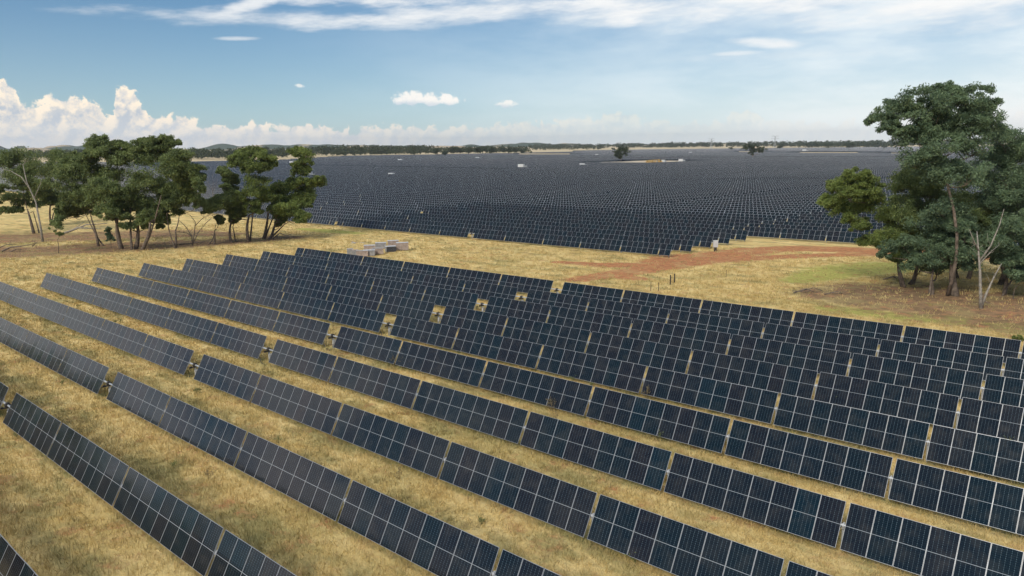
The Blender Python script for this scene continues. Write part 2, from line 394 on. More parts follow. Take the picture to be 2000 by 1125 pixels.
def glass_material():
    mt = bpy.data.materials.new('solar_glass'); mt.use_nodes = True; t = NT(mt.node_tree)
    out = t.n('ShaderNodeOutputMaterial'); b = t.n('ShaderNodeBsdfPrincipled')
    rnd = t.n('ShaderNodeObjectInfo').outputs['Random']
    col = cell_color(t, t.n('ShaderNodeTexCoord').outputs['UV'], rnd)
    t.put(b.inputs['Base Color'], col)
    geo = t.n('ShaderNodeNewGeometry').outputs['Position']
    dust = t.ss(t.noise(geo, 1.3, 5, 0.65), 0.42, 0.75)
    t.put(b.inputs['Base Color'], t.mix(t.m('MULTIPLY', dust, 0.035), col, (0.42, 0.36, 0.28)))
    t.put(b.inputs['Roughness'], t.m('ADD', 0.07, t.m('ADD', t.m('MULTIPLY', dust, 0.05), t.m('MULTIPLY', t.m('FRACT', t.m('MULTIPLY', rnd, 13.7)), 0.06))))
    b.inputs['Specular IOR Level'].default_value = 0.35
    t.nt.links.new(b.outputs[0], out.inputs[0]); return mt
def far_glass_material():
    """the same module drawn with its frame, for trackers too far away for separate modules"""
    mt = bpy.data.materials.new('solar_glass_framed'); mt.use_nodes = True; t = NT(mt.node_tree)
    out = t.n('ShaderNodeOutputMaterial'); b = t.n('ShaderNodeBsdfPrincipled')
    uv = t.n('ShaderNodeTexCoord').outputs['UV']; x, y, _ = t.xyz(uv)
    wn = t.n('ShaderNodeTexWhiteNoise', noise_dimensions='4D')
    t.put(wn.inputs['Vector'], t.vec(t.m('FLOOR', x), 0.0, 0.0))
    t.put(wn.inputs['W'], t.n('ShaderNodeNewGeometry').outputs['Random Per Island'])
    rnd = wn.outputs['Value']
    fx = t.m('FRACT', x)
    col = cell_color(t, t.vec(fx, y, 0.0), rnd)
    ex = t.m('GREATER_THAN', t.m('ABSOLUTE', t.m('SUBTRACT', fx, 0.5)), 0.5 - 0.021)
    ey = t.m('GREATER_THAN', t.m('ABSOLUTE', t.m('SUBTRACT', y, 0.5)), 0.5 - 0.0115)
    fr = t.m('MAXIMUM', ex, ey)
    t.put(b.inputs['Base Color'], t.mix(fr, col, (0.44, 0.45, 0.47)))
    t.put(b.inputs['Roughness'], t.m('ADD', 0.09, t.m('MULTIPLY', fr, 0.3)))
    b.inputs['Specular IOR Level'].default_value = 0.42
    t.nt.links.new(b.outputs[0], out.inputs[0]); return mt
M_GLASS = glass_material(); M_FARGLASS = far_glass_material()
M_ALU = principled('anodised_aluminium', (0.34, 0.35, 0.36), 0.42, 0.35, 0.06, 2.0)
M_BACK = principled('white_backsheet', (0.55, 0.56, 0.57), 0.6, 0.0, 0.05, 2.0)
M_GALV = principled('galvanised_steel', (0.50, 0.52, 0.53), 0.5, 0.55, 0.15, 6.0)
M_DARK = principled('black_plastic', (0.02, 0.02, 0.021), 0.5, 0.0, 0.2, 5.0)
M_SLEW = principled('greased_gear_steel', (0.075, 0.07, 0.065), 0.55, 0.5, 0.3, 8.0)

def module_mesh():
    """one framed module centred on the tube axis; x along the row, y up the slope, z out of the glass"""
    mw, ml, th, lip = 1.182, CHORD, 0.035, 0.017
    z0, z1 = 0.10, 0.10 + th
    x, y = mw / 2, ml / 2; xi, yi = x - lip, y - lip
    V = [(-x, -y, z0), (x, -y, z0), (x, y, z0), (-x, y, z0), (-x, -y, z1), (x, -y, z1), (x, y, z1), (-x, y, z1),
         (-xi, -yi, z1), (xi, -yi, z1), (xi, yi, z1), (-xi, yi, z1), (-xi, -yi, z1 - .002), (xi, -yi, z1 - .002), (xi, yi, z1 - .002), (-xi, yi, z1 - .002)]
    F = [(3, 2, 1, 0), (0, 1, 5, 4), (1, 2, 6, 5), (2, 3, 7, 6), (3, 0, 4, 7),
         (4, 5, 9, 8), (5, 6, 10, 9), (6, 7, 11, 10), (7, 4, 8, 11),
         (8, 9, 13, 12), (9, 10, 14, 13), (10, 11, 15, 14), (11, 8, 12, 15), (12, 13, 14, 15)]
    mi = [2] + [1] * 12 + [0]
    me = bpy.data.meshes.new('solar_module'); me.from_pydata(V, [], F)
    for mm in (M_GLASS, M_ALU, M_BACK): me.materials.append(mm)
    me.polygons.foreach_set('material_index', mi)
    uvl = me.uv_layers.new(name='UVMap'); uvs = [(0, 0)] * len(me.loops)
    for li, vi in zip(me.polygons[13].loop_indices, me.polygons[13].vertices):
        uvs[li] = {12: (0, 0), 13: (1, 0), 14: (1, 1), 15: (0, 1)}[vi]
    for li, q in enumerate(uvs): uvl.data[li].uv = q
    me.update(); return me
ME_MODULE = module_mesh()
ME_RAIL = {}
def rail_mesh(n):
    """mounting rails under a bank of n modules: one short cross rail at each module edge"""
    if n in ME_RAIL: return ME_RAIL[n]
    b = MB()
    for k in range(n + 1):
        xx = (k - n / 2) * W + (0.035 if k == 0 else -0.035 if k == n else 0)
        b.box((xx, 0, 0.078), (0.05, 0.62, 0.042))
        b.box((xx, 0, 0.0), (0.03, 0.20, 0.17))
    ME_RAIL[n] = b.mesh('panel_bank', M_GALV); return ME_RAIL[n]
def post_mesh():
    b = MB(); h = HUB + 0.35
    b.box((0, 0, -h / 2 - 0.12), (0.10, 0.012, h)); b.box((-0.05, 0, -h / 2 - 0.12), (0.008, 0.13, h)); b.box((0.05, 0, -h / 2 - 0.12), (0.008, 0.13, h))
    return b.mesh('post', M_GALV)
def bearing_mesh():
    b = MB()
    b.tube([(-0.045, 0, 0), (0.045, 0, 0)], 0.125, 14); b.box((0, 0, -0.12), (0.11, 0.24, 0.05)); b.box((0, 0, 0.13), (0.07, 0.08, 0.05))
    return b.mesh('bearing', principled('bearing_housing', (0.40, 0.41, 0.42), 0.5, 0.3, 0.1, 6))
ME_POST, ME_BEAR = post_mesh(), bearing_mesh()
def drive_meshes():
    b = MB(); b.tube([(-0.10, 0, 0), (0.10, 0, 0)], 0.20, 18); b.tube([(-0.13, 0, 0), (0.13, 0, 0)], 0.14, 14)
    for k in range(8):
        an = k * math.pi / 4; b.box((0.105, 0.165 * math.cos(an), 0.165 * math.sin(an)), (0.05, 0.035, 0.035))
    b.tube([(0, -0.26, -0.17), (0, 0.30, -0.17)], 0.075, 10)
    slew = b.mesh('drive_motor', M_SLEW)
    b = MB(); b.tube([(0, -0.26, -0.17), (0, -0.52, -0.17)], 0.06, 10); b.box((0, -0.40, -0.09), (0.12, 0.16, 0.06))
    mot = b.mesh('motor', M_DARK)
    b = MB(); b.box((0.16, 0.02, -0.62), (0.12, 0.30, 0.42)); b.box((0.225, 0.02, -0.62), (0.02, 0.26, 0.36))
    return slew, mot, b.mesh('controller_box', principled('grey_enclosure', (0.5, 0.5, 0.49), 0.5, 0, 0.05, 4))
ME_SLEW, ME_MOTOR, ME_CTRL = drive_meshes()
MTILT = Matrix.Rotation(TILT, 4, 'X')

def obj(name, me, parent, M=None):
    o = bpy.data.objects.new(name, me); COL.objects.link(o)
    if parent is not None: o.parent = parent
    if M is not None: o.matrix_local = M
    return o
def tracker(s0, y, groups_l, groups_r, label, group, zoff=0.0, full=True, cable=False):
    """one single-axis tracker row: centre of its drive at (s0, y)"""
    zc = tz(s0, y) + zoff
    root = empty('solar_tracker', (s0, y, zc)); tag(root, label, 'solar tracker', group)
    def tube_pt(s): return Vector((s - s0, 0, tz(s, y) + zoff + HUB - zc))
    ends = []; posts = []
    for side, gs in ((1, groups_r), (-1, groups_l)):
        s = DRIVE / 2
        for gi, n in enumerate(gs):
            c = side * (s + n * W / 2)
            pa, pb = tube_pt(s0 + side * s), tube_pt(s0 + side * (s + n * W))
            d = (pb - pa) * side; d.normalize()
            rot = Vector((1, 0, 0)).rotation_difference(d).to_matrix().to_4x4()
            Mb = Matrix.Translation(tube_pt(s0 + c)) @ rot @ MTILT
            bank = obj('panel_bank', rail_mesh(n), root, Mb)
            for k in range(n):
                obj('solar_module', ME_MODULE, bank, Matrix.Translation(((k - (n - 1) / 2) * W, 0, 0)) @ Matrix.Rotation(random.gauss(0, .0045), 4, 'X') @ Matrix.Rotation(random.gauss(0, .0035), 4, 'Y'))
            s += n * W + (GAP if gi < len(gs) - 1 else 0)
            if gi < len(gs) - 1: posts.append(side * (s - GAP / 2))
        ends.append(side * (s + 0.12)); posts.append(side * (s - 0.55))
    b = MB(); pts = [tube_pt(s0 + q) for q in np.linspace(min(ends), max(ends), 33)]
    b.tube(pts, 0.072, 10); b.build('torque_tube', M_GALV, root, True)
    for q in posts:
        p_ = obj('post', ME_POST, root, Matrix.Translation(tube_pt(s0 + q)))
        if abs(q) > 5: obj('bearing', ME_BEAR, p_)
    p_ = obj('post', ME_POST, root, Matrix.Translation(tube_pt(s0) + Vector((0, 0, -0.06))))
    dm = obj('drive_motor', ME_SLEW, root, Matrix.Translation(tube_pt(s0)))
    obj('motor', ME_MOTOR, dm); obj('controller_box', ME_CTRL, dm)
    if cable:
        b = MB(); a0 = tube_pt(s0 - 0.85) + Vector((0, -0.55, -0.75)); e0 = Vector((0.55, -0.75, 0.02))
        pts = []
        for k in range(9):
            q = k / 8; pt = a0.lerp(e0, q); pt.z -= 0.42 * math.sin(q * math.pi) * (1 - q * .5); pt.z = max(pt.z, 0.03); pts.append(pt)
        b.tube(pts, 0.035, 8); b.build('cable_conduit', M_DARK, root, True)
    return root
ORD = ['first', 'second', 'third', 'fourth', 'fifth', 'sixth', 'seventh', 'eighth', 'ninth', 'tenth', 'eleventh', 'twelfth', 'thirteenth', 'fourteenth', 'fifteenth', 'sixteenth', 'seventeenth', 'eighteenth', 'nineteenth', 'twentieth']
def ordinal(n):                              # 1-based
    if n <= 20: return ORD[n - 1]
    if n < 100 and n % 10 == 0: return {2: 'twentieth', 3: 'thirtieth', 4: 'fortieth', 5: 'fiftieth', 6: 'sixtieth', 7: 'seventieth', 8: 'eightieth', 9: 'ninetieth'}[n // 10]
    tens = {2: 'twenty', 3: 'thirty', 4: 'forty', 5: 'fifty', 6: 'sixty', 7: 'seventy', 8: 'eighty', 9: 'ninety'}[n // 10]
    return tens + '-' + ORD[n % 10 - 1]
PITCH_N, PITCH_F, Y_F = 7.16613, 7.591, 79.246
NEAR = [8, 9, 9, 9, 8, 7, 2]
FARG = [8, 9, 8, 8, 7, 2]
near_lab = {0: 'dark solar row cut off by the bottom left corner, nearest of all the rows', 10: 'rearmost long solar row of the near block, bordering the open grass', 9: 'second rearmost solar row of the near block, one row in front of the grass edge'}
for r in range(11):
    lab = near_lab.get(r, 'long row of tilted dark panels, %s row back from the bottom left corner' % ordinal(r))
    tracker(0.0, (r - 5) * PITCH_N, NEAR, NEAR, lab, 'solar tracker rows of the near block', YO[r] if r else 0.0, cable=(r in (4, 5, 6, 7)))

# far block: columns of trackers, counted from the red dirt corner
HALF_F = DRIVE / 2 + 42 * W + 5 * GAP
PER = 2 * HALF_F + 1.2
BARE = [(1540, 1700, 297.2, 300.2), (1712, 1830, 298.4, 301.4), (1425, 1512, 295.6, 298.2), (1000, 1130, 300.0, 303.0)]       # patches without rows near the rear edge
def build_far():
    spots = []
    yedge = lambda s: 0
    # rear edge of the field (s, y), walked from left to right
    edge = [ground(u, v)[0] for u, v in [(-150, 322), (380, 318.5), (560, 314.5), (700, 305.5), (850, 303.5), (1000, 300.5), (1130, 297.5)]]
    edge += [ground(u, v)[0] for u, v in [(1131, 295), (1300, 292.5), (1700, 288.2), (1900, 286.5), (2200, 285)]]
    ang = lambda x, y: math.atan2(x - CS, y - CY)
    ea = np.array([ang(p.x, p.y) for p in edge]); ed = np.array([math.hypot(p.x - CS, p.y - CY) for p in edge])
    o = np.argsort(ea); ea, ed = ea[o], ed[o]
    clear = [ground(u, v)[0] for u, v in [(1130, 320.5), (1240, 321.5), (1390, 316.5), (1290, 314), (1200, 315)]]
    cx = np.array([p.x for p in clear]); cyv = np.array([p.y for p in clear])
    def inside(x, y):
        c = False; j = len(cx) - 1
        for i in range(len(cx)):
            if (cyv[i] > y) != (cyv[j] > y) and x < (cx[j] - cx[i]) * (y - cyv[i]) / (cyv[j] - cyv[i]) + cx[i]: c = not c
            j = i
        return c
    for row in range(420):
        y = Y_F + row * PITCH_F
        sh = 0.0 if row < 5 else -8.2
        for k in range(2, -34, -1):
            c = -60.6 + sh + k * PER
            if row < 5 and k > 0: continue
            if k <= -4: c += 52.0                       # the service road crosses here
            if k == -3:
                pass
            for half in (-1, 1):
                spots.append((row, k, c, half, y))
    out = {}
    for row, k, c, half, y in spots:
        # service roads: between the third and fourth columns, and two cross lanes
        if k == -3 and half == -1: continue
        if row in (47, 48, 110, 111, 175, 176) and k < -3: continue
        if row in (124, 125, 126): continue
        mid = c + half * HALF_F / 2
        if inside(mid, y): continue
        a_ = ang(mid, y); d_ = math.hypot(mid - CS, y - CY)
        lim = np.interp(a_, ea, ed)
        if d_ > lim: continue
        u, v, dep = proj(mid, y, -1.0)
        if dep < 50: continue
        if any(a0 < u < a1 and b0 < v < b1 for a0, a1, b0, b1 in BARE): continue
        ue = [proj(c + half * q, y, -1.0)[0] for q in (0, HALF_F)]
        if max(ue) < -260 or min(ue) > 2260: continue
        out.setdefault((row, k), [c, y, [], dep, ue])[2].append(half)
        out[(row, k)][3] = min(out[(row, k)][3], dep)
    return out
FAR = build_far()
def in_frame(c, y, halves):
    for h in halves:
        for q in (0.05, 0.5, 1.0):
            u, v, _ = proj(c + h * q * HALF_F, y, 0.5)
            if -5 < u < 2005: return True
    return False
far_list = sorted(FAR.items(), key=lambda kv: kv[1][3])
colname = {2: 'second column behind the right trees', 1: 'first column behind the right trees', 0: 'column ending at the red dirt corner', -1: 'column left of the red dirt column', -2: 'column behind the left trees',
           -3: 'half column before the service road', -4: 'first column beyond the service road', -5: 'second column beyond the service road', -6: 'third column beyond the service road'}
def bank_boxes(c, y, halves, V, F, MI, UV):
    for h in halves:
        s = DRIVE / 2
        for n in FARG:
            a, b = sorted((c + h * s, c + h * (s + n * W)))
            za, zb = tz(a, y) + HUB, tz(b, y) + HUB
            i0 = len(V)
            for q, e, zz in ((0.135, -1, 0), (0.135, 1, 0), (0.10, -1, 0), (0.10, 1, 0)):
                for x, zt in ((a, za), (b, zb)):
                    V.append((x, y + e * CHORD / 2 * ct - q * st, zt + e * CHORD / 2 * st + q * ct))
            # 0,1 front low; 2,3 front high; 4,5 back low; 6,7 back high
            for f, mi, uv in (((0, 1, 3, 2), 0, ((0, 0), (n, 0), (n, 1), (0, 1))), ((5, 4, 6, 7), 1, None), ((4, 5, 1, 0), 1, None), ((2, 3, 7, 6), 1, None), ((4, 0, 2, 6), 1, None), ((1, 5, 7, 3), 1, None)):
                F.append([i0 + q for q in f]); MI.append(mi); UV.extend(uv if uv else ((0, 0),) * 4)
            s += n * W + GAP
FULL_FAR, ONE_FAR = 26, 263
rest = []; nf_, no_ = 0, 0
for (row, k), (c, y, halves, dep, ue) in far_list:
    if row >= 99 or not in_frame(c, y, halves): rest.append((c, y, halves)); continue
    lab = '%s far solar row from the grass, %s' % (ordinal(row + 1), colname.get(k, 'far left'))
    if nf_ < FULL_FAR:
        nf_ += 1
        tracker(c, y, FARG if -1 in halves else [], FARG if 1 in halves else [], lab, 'solar tracker rows of the far field')
    elif no_ < ONE_FAR:
        no_ += 1
        V, F, MI, UV = [], [], [], []
        zc = tz(c, y); bank_boxes(c, y, halves, V, F, MI, UV)
        V = np.array(V) - np.array((c, y, zc))
        b = MB(); pts = [(c + q * HALF_F - c, 0, tz(c + q * HALF_F, y) + HUB - zc) for q in np.linspace(min(min(halves), 0), max(max(halves), 0), 7)]
        b.tube(pts, 0.075, 6)
        for q in np.linspace(-1, 1, 11):
            if (q < 0 and -1 in halves) or (q > 0 and 1 in halves): b.box((q * HALF_F * .98, 0, tz(c + q * HALF_F, y) - zc + HUB / 2 - .1), (0.12, 0.12, HUB))
        nv = len(V); V = np.vstack([V, np.array(b.v)])
        FF = F + [[nv + i for i in f] for f in b.f if len(f) == 4]
        me = np_mesh('solar_tracker', V, FF, MI + [2] * (len(FF) - len(F)), UV + [(0, 0)] * 4 * (len(FF) - len(F)))
        for mm in (M_FARGLASS, M_ALU, M_GALV): me.materials.append(mm)
        o = link(bpy.data.objects.new('solar_tracker', me)); o.location = (c, y, zc)
        tag(o, lab, 'solar tracker', 'solar tracker rows of the far field')
    else: rest.append((c, y, halves))
def row_beyond(y):
    V, F, MI, UV = [], [], [], []
    for h in (-1, 1): bank_boxes(0.0, y, [h], V, F, MI, UV)
    V = np.array(V) - np.array((0, y, 0)); me = np_mesh('solar_tracker', V, F, MI, UV)
    for mm in (M_FARGLASS, M_DARK): me.materials.append(mm)
    o = link(bpy.data.objects.new('solar_tracker', me)); o.location = (0, y, 0)
    tag(o, 'solar row just below the bottom left corner, outside the photo', 'solar tracker', 'solar tracker rows of the near block')
row_beyond(-6 * PITCH_N)
V, F, MI, UV = [], [], [], []
for c, y, halves in rest: bank_boxes(c, y, halves, V, F, MI, UV)
me = np_mesh('far_solar_field', V, F, MI, UV)
for mm in (M_FARGLASS, M_ALU): me.materials.append(mm)
tag(link(bpy.data.objects.new('far_solar_field', me)), 'distant mass of dark solar rows filling the plain to the treeline', 'solar field', kind='stuff')
print('far trackers', len(FAR), 'rest', len(rest))
# ------------------------------------------------------------------ trees
def leaf_material(name, dark, lite, warm):
    mt = bpy.data.materials.new(name); mt.use_nodes = True; t = NT(mt.node_tree)
    out = t.n('ShaderNodeOutputMaterial'); b = t.n('ShaderNodeBsdfPrincipled')
    g = t.n('ShaderNodeNewGeometry'); r = g.outputs['Random Per Island']
    nz = t.noise(g.outputs['Position'], 0.36, 3, 0.6)
    c = t.mix(t.ss(nz, 0.36, 0.64), tuple(k * 0.8 for k in dark), tuple(k * 1.12 for k in lite))
    c = t.mix(t.m('MULTIPLY', t.ss(r, 0.55, 1.0), 0.55), c, warm)
    c = t.mix(t.m('MULTIPLY', t.ss(r, 0.35, 0.0), 0.35), c, tuple(k * 0.6 for k in dark))
    t.put(b.inputs['Base Color'], c); b.inputs['Roughness'].default_value = 0.6; b.inputs['Specular IOR Level'].default_value = 0.3
    tr = t.n('ShaderNodeBsdfTranslucent'); t.put(tr.inputs[0], t.mix(0.4, c, warm))
    mx = t.n('ShaderNodeMixShader'); mx.inputs[0].default_value = 0.34
    t.nt.links.new(b.outputs[0], mx.inputs[1]); t.nt.links.new(tr.outputs[0], mx.inputs[2])
    t.nt.links.new(mx.outputs[0], out.inputs[0]); return mt
M_OLIVE = leaf_material('olive_leaves', (0.094, 0.138, 0.048), (0.170, 0.220, 0.076), (0.262, 0.290, 0.100))
M_BLUEG = leaf_material('blue_green_leaves', (0.084, 0.138, 0.082), (0.144, 0.212, 0.116), (0.235, 0.295, 0.140))
M_BRIGHT = leaf_material('yellow_green_leaves', (0.100, 0.145, 0.038), (0.180, 0.235, 0.062), (0.280, 0.310, 0.090))
M_FARLEAF = leaf_material('distant_leaves', (0.032, 0.050, 0.024), (0.060, 0.080, 0.034), (0.095, 0.105, 0.045))
M_BARK = principled('grey_brown_bark', (0.135, 0.105, 0.080), 0.9, 0, 0.45, 2.2, 0.5, 0.2)
M_PALE = principled('bleached_bare_wood', (0.25, 0.225, 0.19), 0.85, 0, 0.3, 2.5, 0.4, 0.2)
M_LOG = principled('weathered_fallen_wood', (0.16, 0.13, 0.105), 0.9, 0, 0.4, 2.5, 0.5, 0.2)

def leaves_np(centers, radii, per, size, aspect, droop, rg):
    """centers (n,3) of tufts -> quads of leaf sprays round them"""
    n = len(centers); N = n * per
    c = np.repeat(centers, per, 0); r = np.repeat(radii, per)
    d = rg.normal(size=(N, 3)); d /= np.linalg.norm(d, axis=1)[:, None]
    q = rg.random(N) ** 0.5
    p = c + d * (r * q)[:, None] * np.array([1, 1, 0.72])
    ax = rg.normal(size=(N, 3)); ax[:, 2] -= droop; ax += d * 0.5
    ax /= np.linalg.norm(ax, axis=1)[:, None]
    ot = np.cross(ax, rg.normal(size=(N, 3))); ot /= np.linalg.norm(ot, axis=1)[:, None] + 1e-9
    L = size * (0.6 + 0.8 * rg.random(N))[:, None] / 2; w = L * aspect
    V = np.stack([p - ax * L, p + ot * w - ax * L * 0.1, p + ax * L, p - ot * w + ax * L * 0.1], 1).reshape(-1, 3)
    return V
def limb(b, p0, p1, r_a, r_b, sag, rg, n=5, sides=7):
    p0, p1 = Vector(p0), Vector(p1); L = (p1 - p0).length
    w = Vector(rg.normal(size=3)) * L * 0.05
    pts, rr = [], []
    for k in range(n + 1):
        q = k / n
        p = p0.lerp(p1, q) + w * math.sin(q * math.pi) + Vector((0, 0, -sag * L * math.sin(q * math.pi)))
        pts.append(p); rr.append(r_a + (r_b - r_a) * q)
    b.tube(pts, rr, sides, cap=True); return pts
def make_tree(name, label, cat, group, base_px, clumps, leafmat, fork=0.4, trunk_r=0.3, tufts=13, per=70, leaf=0.52, aspect=0.36, spread=0.55, barkmat=None, seed=1, depth_jit=1.0, fill=0.45, extra_stems=0, skirt=0):
    rg = np.random.default_rng(seed)
    base, dep = ground(*base_px)
    px = dep / FPX                               # metres per pixel at this distance
    cl = []
    for c in clumps:
        u, v, r = c[:3]; R_ = r * px
        off = c[3] if len(c) > 3 else rg.uniform(-1, 1) * depth_jit * 2.6 * R_ * 0.6
        cl.append((np.array(at_depth(u, v, dep + off)), R_))
    for _ in range(skirt):                       # foliage hanging under the main crown
        lo = sorted(cl, key=lambda q: q[0][2])[:5]; c, R_ = lo[rg.integers(len(lo))]
        q = c + np.array([rg.normal() * R_ * .9, rg.normal() * R_ * .9, -R_ * rg.uniform(.5, 1.0)])
        if q[2] - R_ * .5 > base.z + 2.2: cl.append((q, R_ * rg.uniform(.5, .75)))
    if fill:
        extra = []
        for i in range(len(cl)):
            o_ = sorted(range(len(cl)), key=lambda j: np.linalg.norm(cl[i][0] - cl[j][0]))[1:4]
            for j in o_:
                if rg.random() < fill:
                    q = rg.uniform(0.35, 0.65); extra.append((cl[i][0] * q + cl[j][0] * (1 - q) + rg.normal(size=3) * cl[i][1] * 0.18, (cl[i][1] + cl[j][1]) * rg.uniform(0.36, 0.5)))
        cl += extra
    root = empty(name, base); tag(root, label, cat, group)
    top = max(c[0][2] for c in cl); H = top - base.z
    cen = np.mean([c[0] for c in cl], 0)
    b = MB()
    fk = Vector(base) + Vector(((cen[0] - base.x) * 0.22, (cen[1] - base.y) * 0.22, H * fork))
    low = min(c[0][2] - c[1] for c in cl) - base.z
    fk.z = base.z + max(H * 0.16, min(H * fork, low + 0.12 * H))
    tr = limb(b, Vector(base) - Vector((0, 0, 0.3)), fk, trunk_r * 1.15, trunk_r * 0.5, -0.0, rg, 6, 9)
    nodes = [(p, trunk_r * 0.55) for p in tr[3:]]
    lows = sorted(cl, key=lambda q: q[0][2])[:max(3, len(cl) // 2)]
    for _ in range(extra_stems):                 # slimmer stems from the same root
        c = lows[rg.integers(len(lows))]; an = rg.uniform(0, 6.28); dr = rg.uniform(0.5, 1.6)
        st_ = Vector((base.x + math.cos(an) * dr, base.y + math.sin(an) * dr, base.z - 0.3))
        tp = Vector(c[0]) - Vector((0, 0, c[1] * 0.5)); tp.x = base.x + (tp.x - base.x) * 0.55; tp.y = base.y + (tp.y - base.y) * 0.55; tp = st_.lerp(tp, 0.9)
        q = limb(b, st_, tp, trunk_r * rg.uniform(0.5, 0.75), trunk_r * 0.28, 0.03, rg, 6, 7)
        nodes += [(p, trunk_r * 0.3) for p in q[4:]]
    nodes.append((tr[-1], trunk_r * 0.6)); n0 = len(nodes)
    for c, R_ in sorted(cl, key=lambda q: np.linalg.norm(q[0] - np.array(fk))):
        # join the nearest point already grown that lies lower than the clump
        best = nodes[-1] if len(nodes) == n0 else min(nodes, key=lambda q: (Vector(c) - q[0]).length + (30 if q[0].z > c[2] - 0.2 * R_ else 0))
        ra = max(0.05, min(best[1] * 0.85, 0.05 + 0.075 * R_)); tgt = Vector(c) - Vector((0, 0, R_ * 0.25))
        pts = limb(b, best[0], tgt, ra, ra * 0.45, 0.05, rg, 5, 6)
        for i, p in enumerate(pts[2:]): nodes.append((p, ra * (1 - 0.12 * i)))
        for _ in range(4):
            d = rg.normal(size=3); d[2] = abs(d[2]) * 0.6; d /= np.linalg.norm(d)
            limb(b, tgt, Vector(c) + Vector(d) * R_ * 0.8, ra * 0.4, ra * 0.12, 0.0, rg, 3, 5)
    nv = np.array(b.v, np.float32) - np.array(base, np.float32); b.v = [tuple(q) for q in nv]
    b.build('trunk', barkmat or M_BARK, root, True)
    Vs = []
    for c, R_ in cl:
        nt = max(4, int(tufts * (0.75 + 0.5 * rg.random())))
        d = rg.normal(size=(nt, 3)); d /= np.linalg.norm(d, axis=1)[:, None]
        d[:, 2] = np.where(d[:, 2] < -0.35, -d[:, 2], d[:, 2])
        rad = R_ * (0.45 + 0.62 * rg.random(nt))
        tc = c + d * rad[:, None] * np.array([1.12, 1.12, 0.72])
        tr_ = R_ * spread * (0.5 + 0.6 * rg.random(nt))
        Vs.append(leaves_np(tc, tr_, per, leaf, aspect, 0.55, rg))
    V = np.concatenate(Vs) - np.array(base)
    F = np.arange(len(V)).reshape(-1, 4)
    me = np_mesh('crown', V, F); me.materials.append(leafmat)
    link(bpy.data.objects.new('crown', me), root)
    return root
def Z1(*cl): return [(x / 2.857, 150 + y / 2.857, r / 2.857) for x, y, r in cl]
def z1(x, y): return (x / 2.857, 150 + y / 2.857)
GL = 'gum trees of the left clump'; GR = 'gum trees of the right clump'
LEFT = [
 ('leafy gum at the left edge of the photo, thin crown spreading both ways', z1(190, 875), Z1((90, 450, 75), (180, 510, 85), (110, 580, 65), (60, 680, 55), (35, 750, 35), (230, 610, 55), (10, 500, 60), (-60, 560, 80), (10, 620, 45)), M_OLIVE, 0.32),
 ('gum behind the bleached dead trunk, its crown dark and rounded', z1(290, 830), Z1((270, 450, 75), (330, 520, 75), (290, 630, 65), (250, 550, 65), (310, 700, 45), (340, 440, 45)), M_OLIVE, 0.3),
 ('slender forked gum left of the tallest tree of the left clump', z1(550, 945), Z1((400, 500, 75), (440, 570, 75), (395, 640, 75), (450, 715, 65), (375, 715, 55), (480, 640, 65), (420, 450, 40)), M_OLIVE, 0.24),
 ('tall gum with a narrow topknot at the upper left of its clump', z1(680, 960), Z1((555, 358, 42), (535, 400, 48), (575, 430, 46), (505, 445, 36), (600, 395, 28), (520, 530, 62), (560, 615, 65), (600, 695, 75), (640, 560, 75), (680, 470, 72), (655, 385, 40), (700, 395, 36), (640, 650, 75), (670, 740, 50)), M_OLIVE, 0.42),
 ('broadest gum in the middle of the left clump, domed crown', z1(755, 962), Z1((795, 372, 42), (860, 385, 55), (930, 352, 34), (975, 378, 32), (760, 450, 75), (850, 480, 85), (935, 450, 75), (780, 590, 85), (870, 610, 85), (720, 670, 65), (800, 715, 75), (840, 790, 55), (900, 785, 36)), M_OLIVE, 0.4),
 ('gum on the right shoulder of the left clump, one branch held out', z1(790, 968), Z1((1000, 450, 65), (1035, 505, 55), (960, 550, 75), (1020, 585, 55), (1090, 580, 40), (1112, 560, 32), (930, 645, 65), (1075, 610, 30)), M_OLIVE, 0.34),
 ('small lone gum in the gap right of the domed gum', z1(980, 955), Z1((970, 635, 55), (1030, 680, 55), (960, 715, 50), (1000, 760, 36), (930, 700, 40), (1050, 640, 36)), M_OLIVE, 0.26),
 ('crooked little gum at the left end of the second clump', z1(1195, 935), Z1((1200, 690, 36), (1230, 735, 46), (1190, 720, 32), (1255, 690, 38), (1220, 790, 22)), M_OLIVE, 0.2),
 ('twin stemmed gum with a drooping side branch at upper left', z1(1295, 925), Z1((1290, 690, 50), (1330, 735, 46), (1310, 790, 36), (1280, 640, 32), (1262, 545, 36), (1240, 530, 24), (1300, 590, 38)), M_OLIVE, 0.3),
 ('leafy gum with two rounded tops in the second clump', z1(1390, 920), Z1((1330, 448, 45), (1400, 430, 45), (1450, 425, 40), (1350, 505, 55), (1420, 525, 55), (1490, 465, 45), (1525, 498, 35), (1440, 595, 65), (1390, 665, 55), (1420, 745, 40), (1480, 685, 55)), M_BRIGHT, 0.34),
 ('gum with a separate yellow-green topknot, second clump', z1(1470, 905), Z1((1680, 435, 52), (1650, 418, 34), (1705, 480, 40), (1660, 535, 45), (1600, 615, 60), (1560, 685, 55), (1540, 630, 45), (1690, 590, 36)), M_BRIGHT, 0.32),
 ('gum leaning far right over the solar rows, second clump', z1(1505, 905), Z1((1760, 595, 46), (1790, 575, 28), (1700, 645, 50), (1725, 690, 36), (1650, 695, 55), (1600, 735, 55), (1650, 755, 40), (1530, 755, 40), (1580, 800, 30)), M_BRIGHT, 0.34),
]
